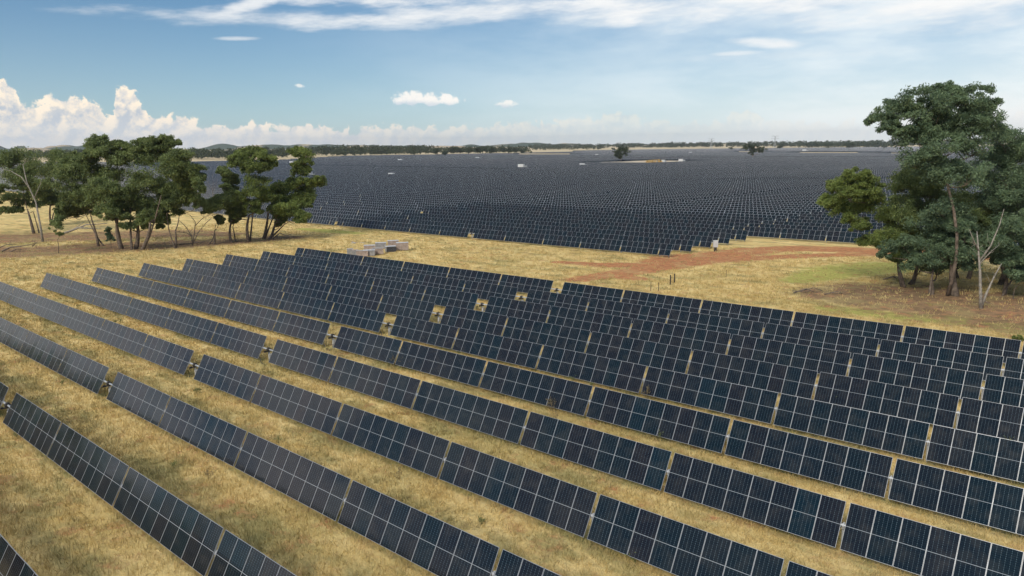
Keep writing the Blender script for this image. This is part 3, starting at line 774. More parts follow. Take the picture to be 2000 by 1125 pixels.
for i, (lab, bp_, cl, mat, tr_) in enumerate(LEFT):
    make_tree('gum_tree', lab, 'tree', GL, bp_, cl, mat, trunk_r=tr_ * 1.15, seed=20 + i, fork=0.30, tufts=16, per=100, leaf=0.54, aspect=0.30, spread=0.56, fill=0.52, extra_stems=1, skirt=4)
RIGHT = [
 ('gum leaning left over the far rows, pale green at its tips', (1765, 560), [(1640, 372, 26), (1675, 347, 27), (1700, 370, 25), (1622, 395, 23), (1650, 412, 25), (1690, 405, 29), (1725, 425, 32), (1755, 440, 29), (1680, 446, 20), (1730, 470, 32), (1700, 475, 20), (1660, 388, 22)], M_BRIGHT, 0.32),
 ('slim gum just right of the left-leaning gum', (1780, 556), [(1790, 430, 40), (1770, 400, 32), (1800, 388, 36), (1770, 465, 32), (1810, 358, 36), (1775, 345, 32)], M_OLIVE, 0.28),
 ('low blue-green gum with a rounded crown at the front of its clump', (1820, 575), [(1770, 480, 32), (1800, 500, 36), (1830, 470, 40), (1850, 500, 36), (1790, 520, 25), (1830, 530, 27), (1860, 460, 36), (1815, 440, 36)], M_BLUEG, 0.3),
 ('tallest gum in the photo, its domed top against the sky', (1866, 578), [(1750, 215, 34), (1715, 238, 21), (1785, 196, 32), (1835, 178, 27), (1870, 208, 38), (1905, 184, 26), (1927, 208, 24), (1830, 228, 38), (1765, 258, 18), (1880, 250, 40), (1735, 250, 18), (1800, 285, 36), (1850, 295, 40), (1900, 295, 36), (1930, 250, 26), (1790, 320, 34), (1830, 345, 40), (1890, 350, 40), (1868, 440, 36), (1845, 415, 34), (1885, 500, 30), (1862, 520, 24), (1812, 246, 30, 0), (1860, 268, 34, 0), (1795, 266, 26, 1), (1900, 232, 32, -1), (1840, 262, 28, 1)], M_BLUEG, 0.48),
 ('gum filling the middle of the right clump behind the dead tree', (1890, 545), [(1880, 400, 40), (1920, 370, 36), (1870, 430, 36), (1900, 440, 40), (1930, 420, 36), (1850, 400, 34), (1905, 480, 30)], M_OLIVE, 0.32),
 ('tall gum against the right edge of the photo', (1953, 556), [(1960, 275, 36), (1940, 320, 36), (1990, 298, 38), (1970, 360, 40), (2010, 350, 40), (1950, 400, 40), (1990, 410, 40), (2030, 300, 40)], M_BLUEG, 0.4),
 ('bushy low gum right of the dead tree', (1962, 575), [(1960, 450, 38), (1995, 460, 38), (1940, 480, 32), (1975, 505, 32), (2010, 500, 32), (1932, 505, 25), (1990, 535, 20)], M_BLUEG, 0.28),
 ('gum mostly beyond the right edge of the photo', (2050, 580), [(2060, 400, 45), (2030, 440, 42), (2090, 360, 45), (2060, 470, 40), (2040, 370, 38), (2080, 310, 38)], M_BLUEG, 0.36),
]
for i, (lab, bp_, cl, mat, tr_) in enumerate(RIGHT):
    make_tree('gum_tree', lab, 'tree', GR, bp_, cl, mat, trunk_r=tr_, seed=60 + i, fork=0.33, tufts=17, per=150, leaf=0.37, aspect=0.30, spread=0.50, fill=0.30, extra_stems=1, skirt=3)
make_tree('sapling', 'small leafy sapling in front of the bleached dead trunk', 'sapling', None, z1(325, 985), Z1((312, 850, 32), (340, 790, 22), (318, 800, 24), (330, 880, 16)), M_OLIVE, trunk_r=0.08, seed=91, tufts=9, per=40, leaf=0.45)
make_tree('sapling', 'dark small sapling at the right edge under the gums', 'sapling', None, (1979, 585), [(1986, 540, 17), (1972, 536, 12), (1994, 548, 12)], M_BLUEG, trunk_r=0.07, seed=92, tufts=9, per=50, leaf=0.36)
make_tree('shrub', 'dark upright shrub at the foot of the narrow-topped gum', 'shrub', None, z1(622, 955), Z1((612, 880, 20), (620, 910, 22), (608, 850, 14)), M_BLUEG, trunk_r=0.06, seed=93, tufts=9, per=46, leaf=0.42)
make_tree('shrub', 'green shrub by the right end of the rearmost near row', 'shrub', None, (1990, 668), [(1988, 660, 7), (1994, 664, 6), (1985, 665, 5)], M_BRIGHT, trunk_r=0.03, seed=94, tufts=8, per=30, leaf=0.22)

def bare_tree(name, label, cat, base_px, branches, mat, r0=0.2, twigs=0, seed=3, droop=0.0):
    """branches: pixel polylines drawn at the distance of the base, each (radius scale, points)"""
    rg = np.random.default_rng(seed); base, dep = ground(*base_px)
    root = empty(name, base); tag(root, label, cat); main = MB(); tw = MB()
    for j, (k, pts) in enumerate(branches):
        off = 0.0 if j == 0 else rg.uniform(-1.0, 1.0)
        P = [at_depth(u, v, dep + off * i / (len(pts) - 1)) - Vector(base) for i, (u, v) in enumerate(pts)]
        main.tube(P, [r0 * k * (1 - 0.75 * i / (len(P) - 1)) for i in range(len(P))], 7)
        for _ in range(twigs):
            i = rg.integers(1, len(P)); p = P[i - 1].lerp(P[i], rg.random())
            d = Vector(rg.normal(size=3)); d.z = d.z * 0.7 + 0.5 - droop; d.normalize(); L = rg.uniform(0.5, 1.7)
            tw.tube([p, p + d * L * 0.5 + Vector(rg.normal(size=3)) * 0.08, p + d * L], [r0 * 0.13, r0 * 0.09, r0 * 0.04], 4)
    main.build('trunk', mat, root, True)
    if twigs: tw.build('twigs', mat, root, True)
    return root
bare_tree('dead_tree', 'bleached forked dead tree standing in front of the right clump', 'dead tree', (1916, 602), [(1, [(1916, 603), (1915, 570), (1914, 530), (1911, 490), (1908, 452)]), (0.8, [(1918, 596), (1928, 570), (1942, 540), (1956, 515)]), (0.5, [(1913, 510), (1935, 480), (1952, 440), (1961, 408)]), (0.4, [(1911, 490), (1900, 465), (1893, 448)]), (0.35, [(1913, 515), (1935, 492), (1952, 478)])], M_PALE, 0.23, 5, 5)
bare_tree('dead_tree', 'leaning bleached dead trunk in the left clump', 'dead tree', z1(238, 920), [(1, [z1(240, 922), z1(225, 830), z1(200, 700), z1(150, 590), z1(128, 490)]), (0.5, [z1(165, 625), z1(120, 560), z1(60, 525), z1(15, 515)]), (0.4, [z1(190, 680), z1(225, 600), z1(235, 560)]), (0.35, [z1(128, 490), z1(150, 470)])], M_PALE, 0.28, 4, 6)
bare_tree('dead_shrub', 'wide bare twiggy shrub between the two left clumps', 'dead shrub', z1(1075, 942), [(1, [z1(1075, 944), z1(1070, 890), z1(1040, 840), z1(1000, 800)]), (0.9, [z1(1075, 940), z1(1085, 870), z1(1090, 810), z1(1060, 770)]), (0.9, [z1(1075, 935), z1(1105, 870), z1(1150, 815), z1(1180, 790)]), (0.7, [z1(1070, 890), z1(1040, 870), z1(985, 865)]), (0.6, [z1(1090, 830), z1(1130, 790), z1(1170, 770)])], M_LOG, 0.15, 22, 7)
bare_tree('dead_tree', 'thin bare tree standing before the panels left of the second clump', 'dead tree', z1(1190, 700), [(1, [z1(1190, 690), z1(1186, 640), z1(1190, 590), z1(1185, 540)]), (0.6, [z1(1187, 650), z1(1205, 600), z1(1215, 560)]), (0.6, [z1(1187, 640), z1(1165, 600), z1(1150, 575)])], M_LOG, 0.10, 6, 8)
def fallen(name, label, cat, branches, mat, r0, twigs, seed):
    u, v = branches[0][1][0]
    return bare_tree(name, label, cat, (u, v + 1), branches, mat, r0, twigs, seed, 0.5)
fallen('fallen_log', 'grey fallen log with broken limbs behind the slender forked gum', 'fallen log', [(1, [z1(360, 872), z1(420, 850), z1(480, 826), z1(600, 818)]), (0.6, [z1(440, 842), z1(500, 846), z1(570, 850)]), (0.5, [z1(400, 858), z1(430, 838), z1(470, 810)])], M_PALE, 0.32, 4, 11)
fallen('fallen_branch', 'dark fallen branch pointing right from the leaning gum', 'fallen branch', [(1, [z1(1520, 905), z1(1560, 872), z1(1610, 890), z1(1655, 900)]), (0.5, [z1(1600, 886), z1(1625, 878), z1(1660, 882)]), (0.5, [z1(1550, 880), z1(1545, 900)])], M_LOG, 0.16, 5, 12)
fallen('fallen_branch', 'heap of dark broken branches on the litter at far left', 'fallen branch', [(1, [z1(10, 975), z1(60, 950), z1(120, 945), z1(200, 930)]), (0.8, [z1(30, 990), z1(90, 962), z1(150, 960)]), (0.6, [z1(-20, 960), z1(40, 935), z1(90, 935)]), (0.6, [z1(180, 945), z1(205, 925), z1(180, 915)])], M_LOG, 0.2, 10, 13)
fallen('fallen_branch', 'low tangle of dead branches beside the bare twiggy shrub', 'fallen branch', [(1, [z1(990, 935), z1(1060, 930), z1(1130, 920), z1(1190, 905)]), (0.6, [z1(1090, 940), z1(1130, 925), z1(1170, 915)])], M_LOG, 0.14, 7, 14)
fallen('fallen_branch', 'dry brush heap on green grass left of the right clump', 'fallen branch', [(1, [(1550, 572), (1575, 564), (1600, 574)]), (0.8, [(1565, 568), (1590, 562), (1610, 570)]), (0.6, [(1548, 568), (1570, 570), (1595, 566)])], M_LOG, 0.10, 16, 15)
fallen('fallen_branch', 'second dry brush heap nearer the right clump', 'fallen branch', [(1, [(1610, 575), (1635, 569), (1660, 578)]), (0.7, [(1625, 572), (1645, 574), (1640, 567)])], M_LOG, 0.08, 10, 16)
fallen('fallen_log', 'low dark log under the gums, left of the dead forked tree', 'fallen log', [(1, [(1725, 546), (1745, 540), (1775, 545)]), (0.6, [(1745, 541), (1760, 548)])], M_LOG, 0.14, 3, 17)

# trees standing out in or beyond the far field
FT = [
 ('dark tree standing alone in the dirt clearing of the far field', (1213, 316), [(1214, 293, 9), (1224, 297, 8), (1205, 305, 7), (1219, 302, 7), (1208, 297, 6), (1212, 308, 4)]),
 ('small tree just left of the lone tree by the clearing', (1197, 302), [(1197, 292, 4), (1199, 296, 3)]),
 ('wide two-lobed tree standing among the far rows', (1470, 309), [(1462, 286, 7), (1476, 288, 7), (1489, 291, 6), (1455, 291, 6), (1470, 295, 6), (1484, 298, 4), (1469, 302, 3)]),
 ('small round tree left of the wide two-lobed tree', (1427, 295), [(1427, 289, 4), (1429, 291, 3)]),
 ('round tree right of the wide two-lobed tree, by the far treeline', (1526, 294), [(1525, 284, 5), (1528, 287, 5), (1521, 288, 4)]),
 ('narrow tree, first of three before the far treeline on the right', (1594, 292), [(1594, 281, 5), (1591, 285, 4), (1598, 284, 4)]),
 ('upright tree, second of three before the far treeline on the right', (1616, 293), [(1614, 284, 6), (1620, 284, 6), (1616, 289, 4)]),
 ('broad tree, widest of three before the far treeline on the right', (1660, 293), [(1651, 285, 6), (1668, 285, 6), (1660, 282, 6), (1660, 288, 5)]),
 ('small pale tree nearest the right clump, by the far treeline', (1726, 293), [(1726, 287, 4), (1729, 288, 4)]),
 ('tiny tree alone on the bare field beyond the rows', (1037, 301), [(1037, 297, 2.6)]),
]
for i, (lab, bp_, cl) in enumerate(FT):
    make_tree('field_tree', lab, 'tree', None, bp_, cl, M_FARLEAF, trunk_r=0.9 if i in (0, 2) else 0.5, seed=120 + i, tufts=9, per=34, leaf=1.5, aspect=0.5, fork=0.3, depth_jit=0.5)
for i, (u, v, h) in enumerate([(851, 306, 17), (868, 306, 11), (884, 305, 19), (897, 305, 17), (916, 305, 17), (934, 305, 19), (948, 304, 18), (961, 304, 17), (982, 303, 16), (994, 303, 14), (1006, 302, 14), (1019, 302, 11)]):
    q = h / 18
    make_tree('field_tree', 'dark round tree in the row along the rear edge of the far field', 'tree', 'dark trees along the rear edge of the far field', (u, v), [(u - 4 * q, v - 11 * q, 5 * q), (u + 4 * q, v - 10 * q, 5 * q), (u, v - 14 * q, 5 * q), (u + 1, v - 7 * q, 4 * q)], M_FARLEAF, trunk_r=0.5, seed=150 + i, tufts=8, per=26, leaf=2.0, aspect=0.5, depth_jit=0.5)

# wooded land at the edge of the plain: one mass nobody could count
def build_woods():
    rg = np.random.default_rng(5); Vs = []
    def belt(u0, u1, n, base0, base1, h0, h1, back=200.0, rr=1.0):
        for _ in range(n):
            q = rg.random(); u = u0 + (u1 - u0) * q; v = base0 + (base1 - base0) * q
            g, d = ground(u, v); d += rg.random() * back
            p = np.array(at_depth(u, v, d)); p[2] = tz(p[0], p[1])
            H = rg.uniform(h0, h1); k = int(3 + 3 * rg.random())
            c = p + np.stack([rg.normal(size=k) * H * 0.26, rg.normal(size=k) * H * 0.26, H * (0.30 + 0.62 * rg.random(k))], 1)
            Vs.append(leaves_np(c, np.full(k, H * 0.30 * rr), 16, H * 0.20, 0.6, 0.2, rg))
    belt(-260, 200, 330, 313, 311, 13, 21, 260); belt(180, 420, 170, 312, 311, 13, 21, 260)
    belt(380, 560, 150, 313, 309.5, 14, 22, 200); belt(590, 840, 260, 306.5, 303.5, 14, 24, 250); belt(840, 1030, 150, 302, 300, 13, 20, 300)
    belt(540, 600, 26, 303, 303, 14, 22, 100)
    belt(1030, 1320, 260, 291.5, 289.5, 16, 26, 500); belt(1040, 1180, 60, 294.5, 293.5, 13, 18, 250); belt(1300, 1760, 420, 289.5, 287.0, 18, 28, 500); belt(1750, 2200, 300, 287, 284.5, 20, 30, 400)
    belt(1560, 1760, 90, 289.8, 288.8, 14, 24, 200)
    V = np.concatenate(Vs); me = np_mesh('distant_woods', V, np.arange(len(V)).reshape(-1, 4)); me.materials.append(M_FARLEAF)
    tag(link(bpy.data.objects.new('distant_woods', me)), 'belt of dark trees closing the plain below the hills', 'woods', kind='stuff')
    # a wood to the left of the view, mirrored low in the nearest panels
    Vs = []
    for _ in range(210):
        x = rg.uniform(-330, -135); y = rg.uniform(-260, -20 if x < -215 else -75); H = rg.uniform(14, 24); k = 6
        c = np.array([x, y, tz(x, y)]) + np.stack([rg.normal(size=k) * 3, rg.normal(size=k) * 3, H * (0.3 + 0.65 * rg.random(k))], 1)
        Vs.append(leaves_np(c, np.full(k, 3.4), 40, 1.5, 0.6, 0.2, rg))
    V = np.concatenate(Vs); me = np_mesh('woodland', V, np.arange(len(V)).reshape(-1, 4)); me.materials.append(M_OLIVE)
    tag(link(bpy.data.objects.new('woodland', me)), 'gum woodland to the left, mirrored low in the nearest panels', 'woods', kind='stuff')
build_woods()

# ------------------------------------------------------------------ hills
def build_hills():
    mt = bpy.data.materials.new('dry_wooded_hills'); mt.use_nodes = True; t = NT(mt.node_tree)
    out = t.n('ShaderNodeOutputMaterial'); b = t.n('ShaderNodeBsdfPrincipled')
    pos = t.n('ShaderNodeNewGeometry').outputs['Position']
    wood = t.noise(pos, 0.0016, 4, 0.6); spk = t.noise(pos, 0.016, 4, 0.7)
    at_ = t.n('ShaderNodeAttribute', attribute_name='wooded').outputs['Fac']
    c = t.mix(t.ss(t.noise(pos, 0.004, 3, 0.5), 0.35, 0.65), (0.40, 0.30, 0.19), (0.50, 0.41, 0.27))
    tree = t.m('MAXIMUM', t.ss(spk, 0.56, 0.62), t.ss(t.m('ADD', at_, t.m('MULTIPLY', t.m('SUBTRACT', wood, 0.5), 1.6)), 0.42, 0.6))
    c = t.mix(tree, c, (0.055, 0.075, 0.045)); t.put(b.inputs['Base Color'], c); b.inputs['Roughness'].default_value = 1.0; b.inputs['Specular IOR Level'].default_value = 0.0
    t.nt.links.new(b.outputs[0], out.inputs[0])
    # (pixel of the summit, half width in pixels, distance, wooded share)
    peaks = [(480, 284.5, 16, 6900, .8), (512, 283.2, 14, 7000, .2), (565, 284.2, 18, 6900, .9), (612, 283.8, 16, 6800, .15), (665, 283.4, 16, 6900, .8), (728, 283.6, 18, 6800, .2), (800, 283.5, 20, 6700, .3), (920, 282.2, 22, 6900, .6), (1020, 280.6, 18, 7000, .2), (1180, 281, 20, 6900, .5), (40, 285, 20, 6900, .3), (95, 286, 18, 6900, .15), (160, 285.5, 16, 7000, .8), (215, 286.5, 24, 6800, .3), (-180, 270, 150, 7200, .6), (-20, 279, 34, 6600, .95), (60, 290, 60, 6300, .2), (125, 283.5, 40, 6800, .5), (190, 288, 50, 6400, .2), (300, 289, 90, 6200, .25), (435, 280, 40, 6900, 1.0), (500, 284.5, 50, 6500, .15), (535, 282.5, 40, 6700, .75), (590, 284.5, 40, 6400, .2), (640, 283.5, 34, 6600, .6), (700, 284.0, 45, 6300, .2), (760, 284.0, 40, 6500, .5),
             (860, 283.0, 60, 6600, .3), (985, 281.5, 50, 6700, .4), (1050, 280.0, 40, 6900, .55), (1110, 282, 40, 6500, .3), (1240, 277.8, 34, 7000, .6), (1300, 280.5, 50, 6800, .3), (1420, 279.5, 70, 6800, .4), (1900, 273, 120, 7000, .5)]
    A = np.linspace(-300, 2300, 520); D = np.linspace(5000, 9000, 70); V, att = [], []
    for dd in D:
        for u in A:
            r = ray(u, 283); p = np.array([CS + r.x * dd, CY + r.y * dd]); h, wsum = -3.0, 0.0
            for pu, pv, pw, pd, wd in peaks:
                top = CH + ray(pu, pv).z * pd
                g = math.exp(-((u - pu) / pw)**2 - ((dd - pd) / 520)**2) * (top + 3.0)
                if g > 0: h = max(h, g - 3.0) if h < 0 else (h**3 + max(g, 0)**3) ** (1 / 3); wsum += wd * g
            V.append((p[0], p[1], h)); att.append(min(1, wsum / max(h, 8)) if h > 0 else 0)
    V = np.array(V); n = len(A)
    V[:, 2] += (5.0 * np.sin(V[:, 0] * 0.0031 + V[:, 1] * 0.0017) + 3.0 * np.sin(V[:, 0] * 0.0083 - V[:, 1] * 0.0041)) * (V[:, 2] > 8)
    V[:, 2] += 2.5 * np.sin(V[:, 0] * 0.011) * np.cos(V[:, 1] * 0.009) * (V[:, 2] > 6)
    i = np.arange(len(D) - 1)[:, None] * n + np.arange(n - 1)[None]
    me = np_mesh('hills', V, np.stack([i, i + 1, i + n + 1, i + n], -1).reshape(-1, 4), smooth=True)
    me.attributes.new('wooded', 'FLOAT', 'POINT').data.foreach_set('value', np.array(att, np.float32)); me.materials.append(mt)
    tag(link(bpy.data.objects.new('hills', me)), kind='structure')
build_hills()

# ------------------------------------------------------------------ crates, boxes, posts, stations
M_WOOD = principled('weathered_crate_board', (0.36, 0.29, 0.245), 0.85, 0, 0.22, 1.6, 0.3, 0.2)
M_GREYWOOD = principled('grey_crate_board', (0.29, 0.285, 0.28), 0.85, 0, 0.2, 1.8, 0.3, 0.2)
M_WRAP = principled('pale_wrapping_sheet', (0.46, 0.48, 0.50), 0.5, 0, 0.08, 2.0, 0.3)
M_PALLET = principled('pallet_timber', (0.25, 0.185, 0.125), 0.9, 0, 0.25, 3.0, 0.3, 0.2)
M_WHITE = principled('white_painted_steel', (0.56, 0.57, 0.57), 0.45, 0, 0.05, 1.2)
M_GREYP = principled('grey_painted_steel', (0.33, 0.34, 0.35), 0.5, 0, 0.08, 1.2)
M_YEL = principled('yellow_machine_paint', (0.50, 0.31, 0.06), 0.5, 0, 0.12, 1.5)
M_RUBBER = principled('black_rubber', (0.018, 0.018, 0.018), 0.8, 0, 0.2, 3)
M_GLZ = principled('dark_cab_glass', (0.02, 0.025, 0.03), 0.1)
M_POSTW = principled('charred_fence_wood', (0.045, 0.038, 0.032), 0.9, 0, 0.3, 4)
M_PAD = principled('crushed_rock_pad', (0.48, 0.40, 0.29), 0.95, 0, 0.15, 0.4)

def crate(px, lab, size, rz, wall, lid, front=None, zadd=0.0):
    g, d = ground(*px); root = empty('module_crate', (g.x, g.y, g.z + zadd), rz); tag(root, lab, 'crate', 'crates stacked on the grass strip')
    L, Wd, H = size; H *= 0.88; L *= 0.98
    b = MB()
    for y in (-Wd * .42, 0, Wd * .42): b.box((0, y, 0.05), (L, 0.12, 0.10))
    for x in np.linspace(-L * .46, L * .46, 6): b.box((x, 0, 0.115), (0.14, Wd, 0.026))
    b.build('pallet', M_PALLET, root)
    b = MB()
    b.box((0, -Wd / 2, 0.13 + H / 2), (L, 0.03, H)); b.box((0, Wd / 2, 0.13 + H / 2), (L, 0.03, H))
    b.box((-L / 2 + .015, 0, 0.13 + H / 2), (0.03, Wd - .032, H)); b.box((L / 2 - .015, 0, 0.13 + H / 2), (0.03, Wd - .032, H))
    for x in np.linspace(-L * .45, L * .45, 5):
        b.box((x, -Wd / 2 - .022, 0.13 + H / 2), (0.10, 0.016, H)); b.box((x, Wd / 2 + .022, 0.13 + H / 2), (0.10, 0.016, H))
    for z in (0.2, 0.13 + H - .08): b.box((0, -Wd / 2 - .034, z), (L, 0.008, 0.10))
    b.build('crate_wall', wall, root)
    b = MB(); b.box((0, 0, 0.145 + H), (L + .06, Wd + .08, 0.03)); b.box((0, 0, 0.168 + H), (L * .9, 0.12, 0.016)); b.build('lid', lid, root)
    if front:
        b = MB(); b.box((0.0, -Wd / 2 - 0.052, 0.13 + H / 2), (L * .94, 0.02, H * .92)); b.build('dark_side_panel', front, root)
        b = MB()
        for z in np.linspace(0.25, H, 5): b.box((0, -Wd / 2 - 0.066, z), (L * .92, 0.006, 0.012))
        b.build('side_slats', M_GREYP, root)
    return root
M_CDARK = principled('dark_slatted_side', (0.03, 0.034, 0.042), 0.5, 0, 0.2, 3)
CR = math.radians(62)
CRL = [((684, 497), 'grey upright crate at the left end of the stacked row', (1.2, 1.1, 1.15), M_GREYWOOD, M_GREYWOOD, None),
       ((694, 499), 'narrow grey crate second from the left end of the stack', (1.25, 1.1, 1.15), M_GREYWOOD, M_WOOD, None),
       ((708, 501), 'weathered pinkish crate half hidden behind the rear solar row', (2.3, 1.15, 1.2), M_WOOD, M_GREYWOOD, None),
       ((721, 500), 'pale crate with bluish patches in front of the stack', (2.3, 1.15, 1.2), M_GREYWOOD, M_WRAP, None),
       ((738, 497), 'pinkish timber crate left of the dark-sided crate', (2.3, 1.15, 1.3), M_WOOD, M_GREYWOOD, None),
       ((763, 492), 'crate with one dark slatted side and pale lid', (2.1, 1.25, 1.2), M_GREYWOOD, M_WRAP, M_CDARK),
       ((786, 489), 'tall pinkish crate at the right end of the stack', (2.5, 1.2, 1.7), M_WOOD, M_WRAP, None),
       ((722, 490), 'crate with white sheet on top, back row left', (2.3, 1.15, 1.2), M_WOOD, M_WRAP, None),
       ((744, 486), 'crate with white sheet on top, back row centre', (2.3, 1.15, 1.35), M_GREYWOOD, M_WRAP, None),
       ((768, 482), 'crate with pink-white sheet on top, back row right', (2.3, 1.15, 1.4), M_WOOD, M_WRAP, None)]
for i, (px, lab, size, wl, ld, fr) in enumerate(CRL):
    crate(px, lab, size, -AZ + (0.42 if fr else 0.16) + 0.04 * math.sin(i * 2.3), wl, ld, fr)
def scraps():
    g, d = ground(697, 476); root = empty('timber_scraps', g); tag(root, 'small scatter of pale broken timber behind the crates', 'timber scraps')
    rg = np.random.default_rng(3)
    for k in range(7):
        b = MB(); L = rg.uniform(0.5, 1.2)
        b.box((0, 0, 0), (L, 0.22, 0.06)); o = b.build('board', M_WRAP if k % 3 else M_WOOD, root)
        o.location = (rg.normal() * 0.8, rg.normal() * 0.6, 0.12 + 0.05 * k % 0.2); o.rotation_euler = (rg.normal() * .2, rg.normal() * .3, rg.uniform(0, 6))
scraps()
def junction():
    g, d = ground(1397, 491); root = empty('combiner_box', g, -AZ); tag(root, 'white electrical box on a dark post by the red dirt', 'electrical box')
    b = MB(); b.box((0, 0, 0.45), (0.5, 0.3, 0.9)); b.build('pedestal', M_POSTW, root)
    b = MB(); b.box((0, 0, 1.45), (0.86, 0.5, 1.25)); b.box((0, 0, 2.10), (0.94, 0.62, 0.06)); bx = b.build('cabinet', M_WHITE, root)
    b = MB(); b.box((-0.21, -0.262, 1.45), (0.38, 0.02, 1.12)); b.box((0.21, -0.262, 1.45), (0.38, 0.02, 1.12)); dr = b.build('door', M_WHITE, bx)
    b = MB(); b.box((0.05, -0.28, 1.45), (0.03, 0.02, 0.2)); b.build('handle', M_GREYP, root)
junction()
def fence_post(px, lab, h, w, name='fence_post'):
    g, d = ground(*px); b = MB()
    b.tube([(0, 0, -0.2), (0.015, 0, h * .5), (0.0, 0.01, h)], [w, w * .95, w * .85], 8); b.box((0, -w, h * .8), (w * 0.5, 0.02, 0.03))
    o = b.build(name, M_POSTW); o.location = g; tag(o, lab, 'post')
fence_post((1309, 556), 'taller dark wooden post, left one of the close pair', 1.45, 0.10)
fence_post((1317, 552), 'dark wooden post, right one of the close pair', 1.35, 0.10)
fence_post((1271, 568), 'thin dark post, left one of the thin pair near the rear row', 1.25, 0.045)
fence_post((1286, 568), 'thin dark post, right one of the thin pair near the rear row', 1.2, 0.045)
fence_post((1418, 542), 'faint thin post alone in the grass right of the post pairs', 1.2, 0.03)

def station(px, lab, L=7.0, H=2.9, pad=True, rz=0.0):
    g, d = ground(*px); root = empty('inverter_station', g, rz); tag(root, lab, 'inverter station', 'inverter stations in the far field')
    b = MB(); b.box((0, 0, 0.15), (L + 1.2, 4.0, 0.3)); b.build('plinth', M_PAD, root)
    b = MB(); b.box((-L * .18, 0, 0.3 + H / 2), (L * .62, 2.4, H)); b.box((-L * .18, 0, 0.32 + H), (L * .64, 2.5, 0.06)); bd = b.build('container', M_WHITE, root)
    b = MB()
    for k in range(4): b.box((-L * .42 + k * L * .15, -1.215, 0.3 + H * .48), (L * .12, 0.03, H * .8))
    b.build('door', M_WHITE, bd)
    b = MB()
    for z in np.linspace(0.9, H * .8, 7): b.box((-L * .12, -1.24, z), (L * .12, 0.03, 0.1))
    b.build('vent', M_GREYP, bd)
    b = MB(); b.box((L * .34, 0, 0.3 + H * .38), (L * .22, 1.8, H * .7))
    for k in range(6): b.box((L * .25 + k * L * .036, -1.05, 0.3 + H * .36), (0.05, 0.3, H * .5))
    b.build('transformer', M_GREYP, root)
ST = [((607, 347), 'white inverter station behind the right edge of the leaning gum', 7.5, 3.4), ((767, 346), 'white inverter station on the tan service track, left of centre', 6.0, 2.6), ((1021, 331), 'largest white inverter station, near the photo centre', 9.0, 4.4), ((1140, 326), 'white inverter station at the left end of the dirt clearing', 8.0, 3.0),
      ((783, 315.5), 'small white station far away above the left service track', 9.0, 3.0), ((934, 311), 'small white station far away in front of the dark tree row', 9.0, 3.0), ((1167, 304.5), 'small white station far away left of the lone tree', 9.0, 3.0), ((1350, 300), 'small white station far away left of the two-lobed tree', 9.0, 3.0), ((1573, 296.5), 'bright small white station far away on the right', 14.0, 5.0), ((572, 321), 'small white station far away between the second clump tops', 10.0, 3.5), ((1297, 317), 'small white station beside the yellow machines', 6.0, 2.6), ((1332, 316), 'small white station at the right end of the dirt clearing', 8.0, 3.0)]
for px, lab, L, H in ST: station(px, lab, L, H, rz=-AZ * 0.3)

def strip(name, pts, w, mat):
    """flat service track laid just above the ground along a pixel polyline"""
    P = [ground(u, v)[0] for u, v in pts]; V, F = [], []
    Q = []
    for a, b in zip(P[:-1], P[1:]):
        n = max(2, int((b - a).length / 8)); Q += [a.lerp(b, k / n) for k in range(n)]
    Q.append(P[-1])
    for i, p in enumerate(Q):
        d = (Q[min(i + 1, len(Q) - 1)] - Q[max(0, i - 1)]); d.z = 0; d.normalize(); nrm = Vector((-d.y, d.x, 0)) * w / 2
        for s in (-1, 1): q = p + nrm * s; V.append((q.x, q.y, tz(q.x, q.y) + 0.05))
    F = [(2 * i, 2 * i + 1, 2 * i + 3, 2 * i + 2) for i in range(len(Q) - 1)]
    me = np_mesh(name, V, F); me.materials.append(mat); tag(link(bpy.data.objects.new(name, me)), kind='structure')
def clearing():
    P = [ground(u, v)[0] for u, v in [(1128, 321), (1180, 321.5), (1240, 321.5), (1300, 320), (1345, 317.5), (1395, 316), (1345, 314.5), (1290, 314), (1240, 314.5), (1180, 316)]]
    c = sum(P, Vector()) / len(P); V = [(c.x, c.y, tz(c.x, c.y) + .06)] + [(p.x, p.y, tz(p.x, p.y) + .06) for p in P]
    n = len(P); F = [(0, 1 + i, 1 + (i + 1) % n) for i in range(n)]
    me = np_mesh('dirt_clearing', V, F); me.materials.append(M_PAD); tag(link(bpy.data.objects.new('dirt_clearing', me)), kind='structure')
clearing()
strip('service_track', [(556, 349), (640, 348.5), (700, 347.5), (800, 346.3)], 5.0, M_PAD)
strip('service_track', [(985, 333.5), (1045, 331.5), (1140, 326.5), (1240, 322)], 5.0, M_PAD)

def machine(px, lab, rz):
    g, d = ground(*px); root = empty('telehandler', g, rz); tag(root, lab, 'construction machine', 'yellow machines parked in the clearing')
    b = MB(); b.box((0, 0, 1.15), (4.6, 1.5, 0.9)); b.box((-1.7, 0, 1.75), (1.1, 1.4, 0.5)); b.build('body', M_YEL, root)
    b = MB(); b.box((-0.2, 0.45, 2.2), (1.4, 0.85, 1.3)); cb = b.build('cab', M_GLZ, root)
    b = MB(); b.box((-0.2, 0.45, 2.9), (1.5, 0.95, 0.1)); b.build('cab_roof', M_YEL, cb)
    b = MB(); b.tube([(-2.0, -0.4, 2.2), (2.6, -0.4, 3.4)], 0.22, 8); b.box((2.8, -0.4, 3.2), (0.3, 1.2, 0.9)); b.build('boom', M_YEL, root)
    for x in (-1.5, 1.5):
        for y in (-0.85, 0.85):
            b = MB(); b.tube([(x, y - .2, 0.65), (x, y + .2, 0.65)], 0.65, 14); w = b.build('wheel', M_RUBBER, root)
            b = MB(); b.tube([(x, y - .22, 0.65), (x, y + .22, 0.65)], 0.3, 10); b.build('rim', M_YEL, w)
